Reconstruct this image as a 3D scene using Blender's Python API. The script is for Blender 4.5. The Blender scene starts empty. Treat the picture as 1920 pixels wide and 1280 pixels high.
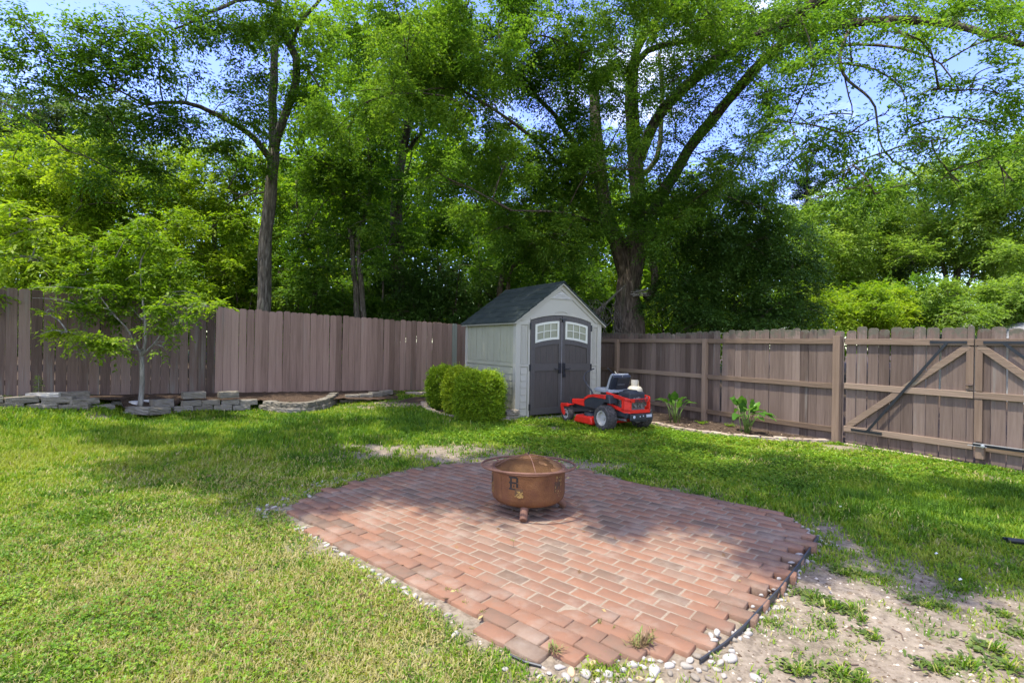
import bpy, math, random
import numpy as np
from mathutils import Vector, Matrix

# ------------------------------------------------------------------ camera, sky, sun
F, Y0, HC, RHO = 950.0, 644.0, 1.45, math.atan(0.0157)
CR, SR = math.cos(RHO), math.sin(RHO)
scene = bpy.context.scene
cam_d = bpy.data.cameras.new("camera"); cam = bpy.data.objects.new("camera", cam_d)
scene.collection.objects.link(cam); scene.camera = cam
cam_d.sensor_width = 36.0; cam_d.lens = 36.0 * F / 1920.0
cam_d.shift_y = (Y0 - 640.0) / 1920.0
cam_d.clip_start = 0.05; cam_d.clip_end = 2000.0
R3 = Matrix(((CR, -SR, 0), (0, 0, -1), (SR, CR, 0)))      # columns: right, up, back
cam.matrix_world = Matrix.Translation((0, 0, HC)) @ R3.to_4x4()
scene.render.resolution_x = 1024; scene.render.resolution_y = 682

SUNV = Vector((-0.28, -0.13, 1.0)).normalized()           # from the ground towards the sun
ELEV = math.asin(SUNV.z); AZ = math.atan2(SUNV.x, SUNV.y)
world = bpy.data.worlds.new("World"); scene.world = world; world.use_nodes = True
nt = world.node_tree; nt.nodes.clear()
wo = nt.nodes.new("ShaderNodeOutputWorld"); bg = nt.nodes.new("ShaderNodeBackground")
sky = nt.nodes.new("ShaderNodeTexSky"); sky.sky_type = 'NISHITA'; sky.sun_disc = False
sky.sun_elevation = ELEV; sky.sun_rotation = AZ; sky.air_density = 1.0; sky.dust_density = 0.6; sky.ozone_density = 2.0
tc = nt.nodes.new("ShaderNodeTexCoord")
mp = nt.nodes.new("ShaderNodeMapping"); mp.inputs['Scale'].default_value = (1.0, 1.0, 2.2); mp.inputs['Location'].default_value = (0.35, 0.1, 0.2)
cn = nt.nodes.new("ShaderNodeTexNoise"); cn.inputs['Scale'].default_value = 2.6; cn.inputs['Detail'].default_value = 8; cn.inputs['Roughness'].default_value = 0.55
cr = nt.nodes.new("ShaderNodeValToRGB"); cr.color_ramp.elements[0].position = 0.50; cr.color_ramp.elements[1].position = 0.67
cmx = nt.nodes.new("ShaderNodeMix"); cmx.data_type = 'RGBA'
hsv = nt.nodes.new("ShaderNodeHueSaturation"); hsv.inputs['Hue'].default_value = 0.53; hsv.inputs['Saturation'].default_value = 1.2; hsv.inputs['Value'].default_value = 1.0
nt.links.new(tc.outputs['Generated'], mp.inputs['Vector']); nt.links.new(mp.outputs['Vector'], cn.inputs['Vector'])
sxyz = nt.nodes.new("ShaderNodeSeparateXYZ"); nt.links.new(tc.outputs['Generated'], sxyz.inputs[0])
cadd = nt.nodes.new("ShaderNodeMath"); cadd.operation = 'MULTIPLY_ADD'; cadd.inputs[1].default_value = -0.10      # extra unseen cloud added behind the camera for whiter fill light
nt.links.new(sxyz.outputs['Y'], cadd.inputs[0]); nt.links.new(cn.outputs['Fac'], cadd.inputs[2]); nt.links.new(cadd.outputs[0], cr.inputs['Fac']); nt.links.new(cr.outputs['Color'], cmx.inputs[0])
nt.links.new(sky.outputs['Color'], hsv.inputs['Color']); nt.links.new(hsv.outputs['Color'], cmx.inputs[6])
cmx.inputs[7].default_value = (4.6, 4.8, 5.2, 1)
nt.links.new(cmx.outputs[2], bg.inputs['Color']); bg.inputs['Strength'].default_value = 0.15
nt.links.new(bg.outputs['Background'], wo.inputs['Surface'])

sun_d = bpy.data.lights.new("sun", 'SUN'); sun = bpy.data.objects.new("sun", sun_d); scene.collection.objects.link(sun)
sun_d.energy = 2.1; sun_d.angle = math.radians(0.53); sun_d.color = (1.0, 0.95, 0.86)
sun.rotation_euler = SUNV.to_track_quat('Z', 'Y').to_euler()
scene.view_settings.view_transform = 'Standard'; scene.view_settings.look = 'None'
scene.view_settings.exposure = 1.96; scene.view_settings.gamma = 1.0; scene.view_settings.use_curve_mapping = False
scene.cycles.max_bounces = 10; scene.cycles.transparent_max_bounces = 8
scene.cycles.diffuse_bounces = 6; scene.cycles.glossy_bounces = 2; scene.cycles.transmission_bounces = 6

# ------------------------------------------------------------------ pixel <-> world
def ray(px, py):
    dx, dy = px - 960.0, py - Y0
    return (dx * CR + dy * SR) / F, -(dy * CR - dx * SR) / F
def P(px, py, Z):
    a, b = ray(px, py)
    return Vector((a * Z, Z, HC + b * Z))

# left fence, right fence in plan (X, Y, base z)
LF = [(-10.6, 6.56, .50), (-8.57, 8.48, .41), (-5.98, 10.93, .285), (-2.77, 13.17, .18), (0.91, 15.45, .05)]
def LFpt(s):            # arc length from LF[1]
    pts = LF; segs = []
    acc = -math.dist(pts[0][:2], pts[1][:2])
    for a, b in zip(pts, pts[1:]):
        L = math.dist(a[:2], b[:2])
        if s <= acc + L or b is pts[-1]:
            t = (s - acc) / L
            return tuple(a[i] + (b[i] - a[i]) * t for i in range(3)), ((b[0]-a[0])/L, (b[1]-a[1])/L)
        acc += L
RF0 = Vector((3.98, 10.47)); RFD = Vector((.524, -.852)).normalized()      # towards the viewer
def RFpx(px, py=700):
    a, _ = ray(px, py)
    # (RF0.x + D.x t) = a (RF0.y + D.y t)
    return (a * RF0.y - RF0.x) / (RFD.x - a * RFD.y)
def RFp(t): return RF0 + RFD * t

# ------------------------------------------------------------------ terrain function
ctrl = []
for px, py, Z in [(-250,770,6.9),(0,768,7.7),(100,768,8.1),(195,768,8.6),(250,778,8.9),(325,772,9.4),(400,770,9.8),(480,768,10.2),(540,773,10.1),(620,762,10.9),(735,742,12.2)]:
    p = P(px, py, Z); ctrl.append((p.x, p.y, p.z))
ctrl += [(x, y, z) for x, y, z in LF]
ctrl += [(0,9.6,-.03),(-1,10,.02),(-1.6,11.5,.1),(0,13,.04),(1.9,11.2,-.05),(3.98,10.47,-.075),(5.2,8.09,-.076),(6.43,6.49,-.07),(8,4,-.07),(1.64,8.8,-.045),
  (2.5,9.2,-.045),(-5,6.5,.05),(-3.5,8.2,.01),(-6.5,6,.14),(-4,4,.01),(-2.6,2.5,-.03),(-1.2,2.2,-.04),(0,1.5,-.05),(1.2,1.9,-.055),(2.5,3,-.05),(2.8,4,-.04),(1,6.2,-.03),(-1,6.4,-.02),(-2.6,4.6,-.015),
  (-2,7.5,0),(2,7.2,-.04),(4,6,-.06),(0,0,-.04),(4,0,-.06),(-4,0,0),(-12,3,.5),(-14,12,.6),(-7,14,.4),(0,19,.1),(7,14,.0),(12,8,-.1),(-20,30,.6),(0,40,.5),(20,30,.2),(30,0,-.1),(-30,0,.6),(0,-20,0),(0,100,1),(100,50,0),(-100,50,1)]
C = np.array(ctrl)
def phi(r): return np.sqrt(r * r + 0.25)
def _solve():
    n = len(C); d = np.hypot(C[:, None, 0] - C[None, :, 0], C[:, None, 1] - C[None, :, 1])
    A = np.zeros((n + 1, n + 1)); A[:n, :n] = -phi(d) - np.eye(n) * 0.02; A[n, :n] = 1; A[:n, n] = 1
    return np.linalg.solve(A, np.append(C[:, 2], 0))
W = _solve()
def _h(v): return v - np.floor(v)
def hsh(ix, iy, s): return _h(np.sin(ix * 127.1 + iy * 311.7 + s * 74.7) * 43758.5453)
def vnoise(x, y, s=0):
    ix, iy = np.floor(x), np.floor(y); fx, fy = x - ix, y - iy
    fx = fx * fx * (3 - 2 * fx); fy = fy * fy * (3 - 2 * fy)
    a, b, c, d = hsh(ix, iy, s), hsh(ix + 1, iy, s), hsh(ix, iy + 1, s), hsh(ix + 1, iy + 1, s)
    return (a * (1 - fx) + b * fx) * (1 - fy) + (c * (1 - fx) + d * fx) * fy
def fbm(x, y, s=0, o=4):
    t = 0; a = .5; n = 0
    for i in range(o):
        t = t + a * vnoise(x * 2 ** i, y * 2 ** i, s + i * 7); n += a; a *= .5
    return t / n
def inpoly(x, y, poly):
    x = np.asarray(x, float); y = np.asarray(y, float); r = np.zeros(x.shape, bool); n = len(poly)
    for i in range(n):
        x1, y1 = poly[i][:2]; x2, y2 = poly[(i + 1) % n][:2]
        if y1 == y2: continue
        c = ((y1 > y) != (y2 > y)) & (x < (x2 - x1) * (y - y1) / (y2 - y1) + x1); r ^= c
    return r
def segdist(x, y, poly, closed=True):
    x = np.asarray(x, float); y = np.asarray(y, float); d = np.full(x.shape, 1e9); n = len(poly)
    for i in range(n if closed else n - 1):
        ax, ay = poly[i][:2]; bx, by = poly[(i + 1) % n][:2]
        L = (bx-ax)**2 + (by-ay)**2 + 1e-9
        t = np.clip(((x-ax)*(bx-ax) + (y-ay)*(by-ay)) / L, 0, 1)
        d = np.minimum(d, np.hypot(x - ax - t*(bx-ax), y - ay - t*(by-ay)))
    return d
def sdist(x, y, poly): return np.where(inpoly(x, y, poly), -1, 1) * segdist(x, y, poly)
def PX0(px, py, z=0.0):
    a, b = ray(px, py); Z = (z - HC) / b
    return (a * Z, Z)
PATIO = [PX0(*p) for p in [(532,952),(600,921),(690,897),(790,878),(880,866),(960,862),(1080,878),(1300,924),(1480,965),(1512,985),(1525,1006),(1480,1062),(1430,1128),(1330,1216),(1290,1228),(1130,1226),(1075,1243),(1010,1244),(850,1150),(700,1066),(560,980)]]
def base_z(x, y):
    x = np.asarray(x, float); y = np.asarray(y, float)
    sh = x.shape; xf, yf = x.ravel(), y.ravel(); out = np.full(xf.shape, W[-1])
    for i in range(len(C)):
        out += -W[i] * phi(np.hypot(xf - C[i, 0], yf - C[i, 1]))
    return out.reshape(sh)
def ground(x, y):
    z = base_z(x, y) + (fbm(np.asarray(x)*1.7, np.asarray(y)*1.7, 3) - .5) * .05 * np.clip(np.hypot(x, y) / 3, 0, 1)
    d = sdist(x, y, PATIO)
    k = np.clip((d + .02) / .35, 0, 1); k = k * k * (3 - 2 * k)
    lo = -0.014 - 0.036*np.clip((np.asarray(x)-1.1)/.5, 0, 1)
    return lo * (1 - k) + z * k + (fbm(np.asarray(x)*9, np.asarray(y)*9, 5, 3) - .5) * .014
def gz(x, y): return float(ground(np.array([x]), np.array([y]))[0])
def G(px, py):
    a, b = ray(px, py); Zs = np.linspace(1.8, 16, 700)
    g = ground(a * Zs, Zs); r = HC + b * Zs
    i = int(np.argmax(r < g))
    if r[i] >= g[i]: i = 699
    return Vector((a * Zs[i], Zs[i], float(g[i])))

# ------------------------------------------------------------------ materials
def mk(name, stops, src='noise', scale=(1,1,1), nscale=5.0, detail=6, rough=.8, bump=0.0, bscale=60, coords='Object', mix=0.35, spec=0.3, metal=0.0, trans=0.0, tcol=None, gloss=None, attr='rnd', bdist=0.02, dirt=None):
    """stops: colour ramp; src: noise | rnd | both (noise blended with the per-face attribute)"""
    m = bpy.data.materials.new(name); m.use_nodes = True; t = m.node_tree; n = t.nodes; l = t.links
    b = n['Principled BSDF']; b.inputs['Roughness'].default_value = rough; b.inputs['Specular IOR Level'].default_value = spec; b.inputs['Metallic'].default_value = metal
    tc = n.new('ShaderNodeTexCoord'); mp = n.new('ShaderNodeMapping'); mp.inputs['Scale'].default_value = scale
    l.new(tc.outputs[coords], mp.inputs['Vector'])
    ramp = n.new('ShaderNodeValToRGB'); e = ramp.color_ramp.elements
    while len(e) < len(stops): e.new(0.5)
    for i, (p_, c_) in enumerate(stops): e[i].position = p_; e[i].color = (*c_, 1)
    at = None; ns = None
    if src in ('rnd', 'both'):
        at = n.new('ShaderNodeAttribute'); at.attribute_name = attr
    if src in ('noise', 'both'):
        ns = n.new('ShaderNodeTexNoise'); ns.inputs['Scale'].default_value = nscale; ns.inputs['Detail'].default_value = detail; ns.inputs['Roughness'].default_value = .6
        l.new(mp.outputs['Vector'], ns.inputs['Vector'])
    if src == 'both':
        mx = n.new('ShaderNodeMix'); mx.inputs[0].default_value = mix
        l.new(ns.outputs['Fac'], mx.inputs[2]); l.new(at.outputs['Fac'], mx.inputs[3]); l.new(mx.outputs[0], ramp.inputs['Fac'])
    elif src == 'rnd': l.new(at.outputs['Fac'], ramp.inputs['Fac'])
    else: l.new(ns.outputs['Fac'], ramp.inputs['Fac'])
    col = ramp.outputs['Color']
    if dirt:
        dcol, dsc, lo, hi = dirt
        dn = n.new('ShaderNodeTexNoise'); dn.inputs['Scale'].default_value = dsc; dn.inputs['Detail'].default_value = 7; dn.inputs['Roughness'].default_value = .65
        l.new(mp.outputs['Vector'] if len(dirt) < 5 else tc.outputs[coords], dn.inputs['Vector'])
        dr = n.new('ShaderNodeValToRGB'); dr.color_ramp.elements[0].position = lo; dr.color_ramp.elements[1].position = hi
        l.new(dn.outputs['Fac'], dr.inputs['Fac'])
        dm = n.new('ShaderNodeMix'); dm.data_type = 'RGBA'; l.new(dr.outputs['Color'], dm.inputs[0]); l.new(col, dm.inputs[6]); dm.inputs[7].default_value = (*dcol, 1)
        col = dm.outputs[2]
    l.new(col, b.inputs['Base Color'])
    if bump:
        bn = n.new('ShaderNodeTexNoise'); bn.inputs['Scale'].default_value = bscale; bn.inputs['Detail'].default_value = 6
        l.new(mp.outputs['Vector'], bn.inputs['Vector'])
        bp = n.new('ShaderNodeBump'); bp.inputs['Strength'].default_value = bump; bp.inputs['Distance'].default_value = bdist
        l.new(bn.outputs['Fac'], bp.inputs['Height']); l.new(bp.outputs['Normal'], b.inputs['Normal'])
    if trans:
        tr = n.new('ShaderNodeBsdfTranslucent'); ms = n.new('ShaderNodeMixShader'); ms.inputs[0].default_value = trans
        h = n.new('ShaderNodeMix'); h.data_type = 'RGBA'; h.blend_type = 'MULTIPLY'; h.inputs[0].default_value = 1.0
        l.new(col, h.inputs[6]); h.inputs[7].default_value = (*(tcol or (1.6, 1.5, .6)), 1)
        l.new(h.outputs[2], tr.inputs['Color']); l.new(b.outputs[0], ms.inputs[1]); l.new(tr.outputs[0], ms.inputs[2])
        l.new(ms.outputs[0], n['Material Output'].inputs['Surface'])
    return m
def flat(name, c, rough=.5, spec=.4, metal=0.0, var=.12, bump=0.0, nscale=8, coat=0.0):
    m = mk(name, [(.3, tuple(v*(1-var) for v in c)), (.7, tuple(min(1, v*(1+var)) for v in c))], nscale=nscale, rough=rough, spec=spec, metal=metal, bump=bump)
    if coat: m.node_tree.nodes['Principled BSDF'].inputs['Coat Weight'].default_value = coat
    return m
def leafmat(name, cols, tr=.50, rough=.55, tcol=(1.55, 1.6, .6), spec=.18):
    k = len(cols); return mk(name, [(i/(k-1), c) for i, c in enumerate(cols)], src='rnd', rough=rough, trans=tr, tcol=tcol, spec=spec)

# ------------------------------------------------------------------ mesh helpers
COL = scene.collection
class MB:
    """collects faces; build() links them as ONE mesh object"""
    def __init__(s): s.v = []; s.f = []; s.mi = []; s.r = []; s.cur = 0; s.rv = .5; s.M = Matrix.Identity(4)
    def add(s, vs, fs):
        o = len(s.v); s.v += [tuple(s.M @ Vector(p)) for p in vs]
        for f in fs: s.f.append(tuple(o + i for i in f)); s.mi.append(s.cur); s.r.append(s.rv)
    def box(s, c, d, rot=None):
        x, y, z = d[0]/2, d[1]/2, d[2]/2
        vs = [Vector((a*x, b*y, g*z)) for g in (-1,1) for b in (-1,1) for a in (-1,1)]
        if rot: vs = [rot @ p for p in vs]
        s.add([Vector(c) + p for p in vs], [(0,2,3,1),(4,5,7,6),(0,1,5,4),(2,6,7,3),(0,4,6,2),(1,3,7,5)])
    def beam(s, a, b, w, h, up=(0,0,1)):
        a, b = Vector(a), Vector(b); d = b - a; L = d.length; x = d.normalized(); y = Vector(up).cross(x)
        if y.length < 1e-4: y = Vector((0,1,0)).cross(x)
        y.normalize(); z = x.cross(y)
        s.box((a+b)/2, (L, w, h), Matrix((x, y, z)).transposed())
    def prism(s, poly, ax, d0, d1):
        """poly in the two axes other than ax, extruded along ax"""
        n = len(poly); vs = []
        for d in (d0, d1):
            for a, b in poly:
                vs.append({'x': (d, a, b), 'y': (a, d, b), 'z': (a, b, d)}[ax])
        s.add(vs, [tuple(range(n))[::-1], tuple(range(n, 2*n))] + [(i, (i+1) % n, n + (i+1) % n, n + i) for i in range(n)])
    def tube(s, pts, rad, n=8, cap=True, jit=0.0):
        pts = [Vector(p) for p in pts]; k = len(pts)
        rad = [rad]*k if not hasattr(rad, '__len__') else rad
        vs = []; prev = None
        for i, p in enumerate(pts):
            t = (pts[min(i+1, k-1)] - pts[max(i-1, 0)]).normalized()
            if prev is None: u = t.orthogonal().normalized()
            else:
                u = prev - t * prev.dot(t)
                u = u.normalized() if u.length > 1e-5 else t.orthogonal().normalized()
            prev = u; w = t.cross(u)
            for j in range(n):
                a = 2*math.pi*j/n; r = rad[i] * (1 + (random.uniform(-jit, jit) if jit else 0))
                vs.append(p + (u*math.cos(a) + w*math.sin(a)) * r)
        fs = [(i*n+j, i*n+(j+1) % n, (i+1)*n+(j+1) % n, (i+1)*n+j) for i in range(k-1) for j in range(n)]
        if cap: fs += [tuple(range(n))[::-1], tuple(range((k-1)*n, k*n))]
        s.add(vs, fs)
    def lathe(s, prof, n=32, c=(0,0,0), ax='z', a0=0, a1=2*math.pi):
        k = len(prof); vs = []; full = abs(a1-a0-2*math.pi) < 1e-6; m = n if full else n+1
        for i in range(m):
            a = a0 + (a1-a0)*i/n
            for r, z in prof:
                x, y = r*math.cos(a), r*math.sin(a)
                p = {'z': (x, y, z), 'y': (x, z, y), 'x': (z, x, y)}[ax]
                vs.append((p[0]+c[0], p[1]+c[1], p[2]+c[2]))
        fs = [(i*k+j, ((i+1) % m)*k+j, ((i+1) % m)*k+j+1, i*k+j+1) for i in range(n if full else n) for j in range(k-1) if full or i+1 < m]
        s.add(vs, fs)
    def build(s, name, mats, parent=None, bevel=0.0, smooth=False, sub=0, seg=2):
        me = bpy.data.meshes.new(name); me.from_pydata(s.v, [], s.f)
        mats = mats if isinstance(mats, (list, tuple)) else [mats]
        for m in mats: me.materials.append(m)
        me.polygons.foreach_set('material_index', s.mi)
        a = me.attributes.new('rnd', 'FLOAT', 'FACE'); a.data.foreach_set('value', s.r)
        me.validate(); me.update()
        o = bpy.data.objects.new(name, me); COL.objects.link(o)
        if parent: o.parent = parent
        if smooth:
            me.polygons.foreach_set('use_smooth', [True]*len(me.polygons))
            if smooth != 'all':
                try: me.set_sharp_from_angle(angle=math.radians(38))
                except Exception: pass
        if bevel:
            b = o.modifiers.new('bevel', 'BEVEL'); b.width = bevel; b.segments = seg; b.limit_method = 'ANGLE'; b.angle_limit = math.radians(40)
        if sub:
            b = o.modifiers.new('sub', 'SUBSURF'); b.levels = b.render_levels = sub
        return o
def empty(name, loc=(0,0,0), rz=0, label=None, cat=None, group=None):
    o = bpy.data.objects.new(name, None); COL.objects.link(o); o.location = loc; o.rotation_euler = (0,0,rz); o.empty_display_size = .1
    if label: tag(o, label, cat, group)
    return o
def tag(o, label=None, cat=None, group=None, kind=None):
    if label: o['label'] = label
    if cat: o['category'] = cat
    if group: o['group'] = group
    if kind: o['kind'] = kind
    return o
def npmesh(name, V, faces, mat, rnd=None, parent=None, extra=None, smooth=False):
    """V (N,3); faces: list of (M,k) index arrays; rnd per face"""
    me = bpy.data.meshes.new(name); V = np.asarray(V, np.float32)
    me.vertices.add(len(V)); me.vertices.foreach_set('co', V.ravel())
    loops = np.concatenate([f.ravel() for f in faces]).astype(np.int32)
    tot = np.concatenate([np.full(len(f), f.shape[1], np.int32) for f in faces])
    st = np.concatenate([[0], np.cumsum(tot)[:-1]]).astype(np.int32)
    me.loops.add(len(loops)); me.loops.foreach_set('vertex_index', loops)
    me.polygons.add(len(tot)); me.polygons.foreach_set('loop_start', st)
    try: me.polygons.foreach_set('loop_total', tot)
    except Exception: pass
    me.update(calc_edges=True)
    if rnd is not None:
        a = me.attributes.new('rnd', 'FLOAT', 'FACE'); a.data.foreach_set('value', np.asarray(rnd, np.float32))
    for k, (dom, arr) in (extra or {}).items():
        a = me.attributes.new(k, 'FLOAT', dom); a.data.foreach_set('value', np.asarray(arr, np.float32))
    if smooth: me.polygons.foreach_set('use_smooth', np.ones(len(tot), bool))
    me.materials.append(mat)
    o = bpy.data.objects.new(name, me); COL.objects.link(o)
    if parent: o.parent = parent
    return o
# ------------------------------------------------------------------ ground sheet
rng = np.random.default_rng(7); random.seed(7)
def blob(x, y, cx, cy, rx, ry=None, k=1.0):
    ry = ry or rx
    return k * np.exp(-(((x-cx)/rx)**2 + ((y-cy)/ry)**2))
LFX = np.array([p[0] for p in LF]); LFY = np.array([p[1] for p in LF])
def behind(x, y):   # beyond either fence (> 0)
    dl = np.where(x < .95, y - np.interp(x, LFX, LFY), -9)
    tx = x - RF0.x; ty = y - RF0.y
    dr = tx * (-RFD.y) + ty * RFD.x      # distance right of the right fence
    return np.maximum(dl, dr)
# near edges of the planting beds (right bed border, shrub border)
REDGE = [G(*p) for p in [(1224,797),(1245,801),(1272,807),(1300,812),(1330,815),(1362,819),(1395,822),(1430,825),(1465,827),(1500,829),(1530,830),(1553,830)]]
BEDGE = [G(*p) for p in [(794,757),(797,764),(806,772),(822,779),(845,785),(870,790),(898,793),(925,793),(950,790)]]
RMULCH = [(p.x, p.y) for p in REDGE] + [tuple(RFp(RFpx(x) )) for x in (1565,1400,1250,1180)] + [(2.6, 10.6)]
BMULCH = [(p.x, p.y) for p in BEDGE] + [(0.1, 9.9), (-1.1, 11.6), (-2.3, 12.2), (-2.6, 11.4)]
def bare(x, y):
    x, y = x + (fbm(x*1.4+9, y*1.4, 61)-.5)*1.5 + (fbm(x*4, y*4, 63)-.5)*.5, y + (fbm(x*1.4, y*1.4+5, 62)-.5)*1.0 + (fbm(x*4, y*4, 64)-.5)*.35
    d = blob(x,y,2.5,2.35,1.0,.9,1.2) + blob(x,y,1.9,3.0,.5,.5,.9) + blob(x,y,3.0,3.3,.9,.45,.55) + blob(x,y,.72,1.95,.75,.34,2.2) + blob(x,y,1.45,2.3,.3,.35,1.2)
    d = d + blob(x,y,-1.3,7.0,2.0,.6,.85) + blob(x,y,.1,6.3,1.8,.4,.8) + blob(x,y,-3.2,6.4,1.3,.35,.35) + blob(x,y,2.3,5.0,.8,.3,.5) + blob(x,y,2.85,4.1,.35,.5,.8) + blob(x,y,.6,9.1,.8,.3,.7)
    d = d + blob(x,y,-6.6,7.9,1.0,.35,1.0) + blob(x,y,-3.0,10.9,.8,.4,.9) + blob(x,y,-1.9,11.2,.8,.7,.9) + blob(x,y,-2.5,4.3,.4,.35,.7) 
    d = d + blob(x,y,4.9,7.6,.8,.3,.8) + blob(x,y,6.1,5.9,.6,.3,.7) + blob(x,y,-2.4,3.0,.25,.2,.4)
    d = d + blob(x,y,-.55,2.45,.4,.3,.35) + blob(x,y,-3.2,3.9,.5,.25,.35) + blob(x,y,-1.6,3.4,.3,.25,.35)
    return d
def gdens(x, y):
    n = fbm(x*2.3+3, y*2.3, 11, 4); n2 = fbm(x*7, y*7, 13, 3)
    d = 1.18 - bare(x, y)*1.15 + (n - .5) * 1.5 + (n2 - .5) * .9
    sd = sdist(x, y, PATIO)
    d = d - np.exp(-np.maximum(sd, 0) / np.where(y > 4.6, .30, .11)) * .85
    d = np.maximum(d, .16*np.clip((n2-.47)*7, 0, 1))
    d = np.where(sd < 0.015, 0, d)
    d = np.where(behind(x, y) > -0.05, 0, d)
    d = np.where(inpoly(x, y, RMULCH) | inpoly(x, y, BMULCH), d * .0, d)
    return np.clip(d, 0, 1)
def axis(a, b, st, lo, hi):
    f = np.arange(a, b, st); l = a - np.geomspace(.15, a - lo, 26)[::-1]; r = b + np.geomspace(.15, hi - b, 26)
    return np.concatenate([l, f, r])
gx = axis(-11.5, 9, .075, -300, 300); gy = axis(1.0, 16.5, .075, -200, 500)
X, Y = np.meshgrid(gx, gy); Z = ground(X, Y)
far = np.hypot(X, Y) > 60; Z = np.where(far, np.clip(Z, -1, 1.5), Z)
nx, ny = len(gx), len(gy); ii = np.arange(nx*ny).reshape(ny, nx)
q = np.stack([ii[:-1,:-1], ii[:-1,1:], ii[1:,1:], ii[1:,:-1]], -1).reshape(-1, 4)
gm = gdens(X, Y); mu = (inpoly(X, Y, RMULCH) | inpoly(X, Y, BMULCH)).astype(float) + (behind(X, Y) > 0)
MG = bpy.data.materials.new('soil_and_turf'); MG.use_nodes = True
def ground_mat(m):
    t = m.node_tree; n = t.nodes; l = t.links; b = n['Principled BSDF']; b.inputs['Roughness'].default_value = .95; b.inputs['Specular IOR Level'].default_value = .1
    tc = n.new('ShaderNodeTexCoord')
    def noise(sc, det=8, ro=.62):
        k = n.new('ShaderNodeTexNoise'); k.inputs['Scale'].default_value = sc; k.inputs['Detail'].default_value = det; k.inputs['Roughness'].default_value = ro
        l.new(tc.outputs['Object'], k.inputs['Vector']); return k
    def ramp(src, st):
        r = n.new('ShaderNodeValToRGB'); e = r.color_ramp.elements
        while len(e) < len(st): e.new(.5)
        for i, (p_, c_) in enumerate(st): e[i].position = p_; e[i].color = (*c_, 1)
        l.new(src, r.inputs['Fac']); return r.outputs['Color']
    def mix(f, a, c, out=6):
        k = n.new('ShaderNodeMix'); k.data_type = 'RGBA'; l.new(f, k.inputs[0]); l.new(a, k.inputs[6]); l.new(c, k.inputs[7]); return k.outputs[2]
    s1 = ramp(noise(1.6).outputs['Fac'], [(.3,(.165,.128,.09)),(.5,(.24,.195,.14)),(.68,(.30,.25,.18))])
    s2 = ramp(noise(26).outputs['Fac'], [(.38,(.07,.052,.036)),(.49,(.20,.16,.112)),(.68,(.34,.28,.205))])
    soil = n.new('ShaderNodeMix'); soil.data_type = 'RGBA'; soil.inputs[0].default_value = .5; l.new(s1, soil.inputs[6]); l.new(s2, soil.inputs[7])
    turf = ramp(noise(60).outputs['Fac'], [(.3,(.025,.045,.006)),(.5,(.075,.105,.015)),(.72,(.17,.165,.045))])
    mul = ramp(noise(45).outputs['Fac'], [(.3,(.03,.022,.016)),(.55,(.075,.052,.036)),(.75,(.16,.11,.07))])
    ag = n.new('ShaderNodeAttribute'); ag.attribute_name = 'grass'; am = n.new('ShaderNodeAttribute'); am.attribute_name = 'mulch'
    c = mix(ag.outputs['Fac'], soil.outputs[2], turf); c = mix(am.outputs['Fac'], c, mul); l.new(c, b.inputs['Base Color'])
    bp = n.new('ShaderNodeBump'); bp.inputs['Strength'].default_value = .9; bp.inputs['Distance'].default_value = .012
    l.new(noise(38, 9, .7).outputs['Fac'], bp.inputs['Height']); l.new(bp.outputs['Normal'], b.inputs['Normal'])
ground_mat(MG)
gobj = npmesh('ground', np.stack([X, Y, Z], -1).reshape(-1, 3), [q], MG, extra={'grass': ('POINT', (gm.ravel()*1.1).clip(0, 1)), 'mulch': ('POINT', np.clip(mu.ravel(), 0, 1))}, smooth=True)
tag(gobj, kind='structure')

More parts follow.
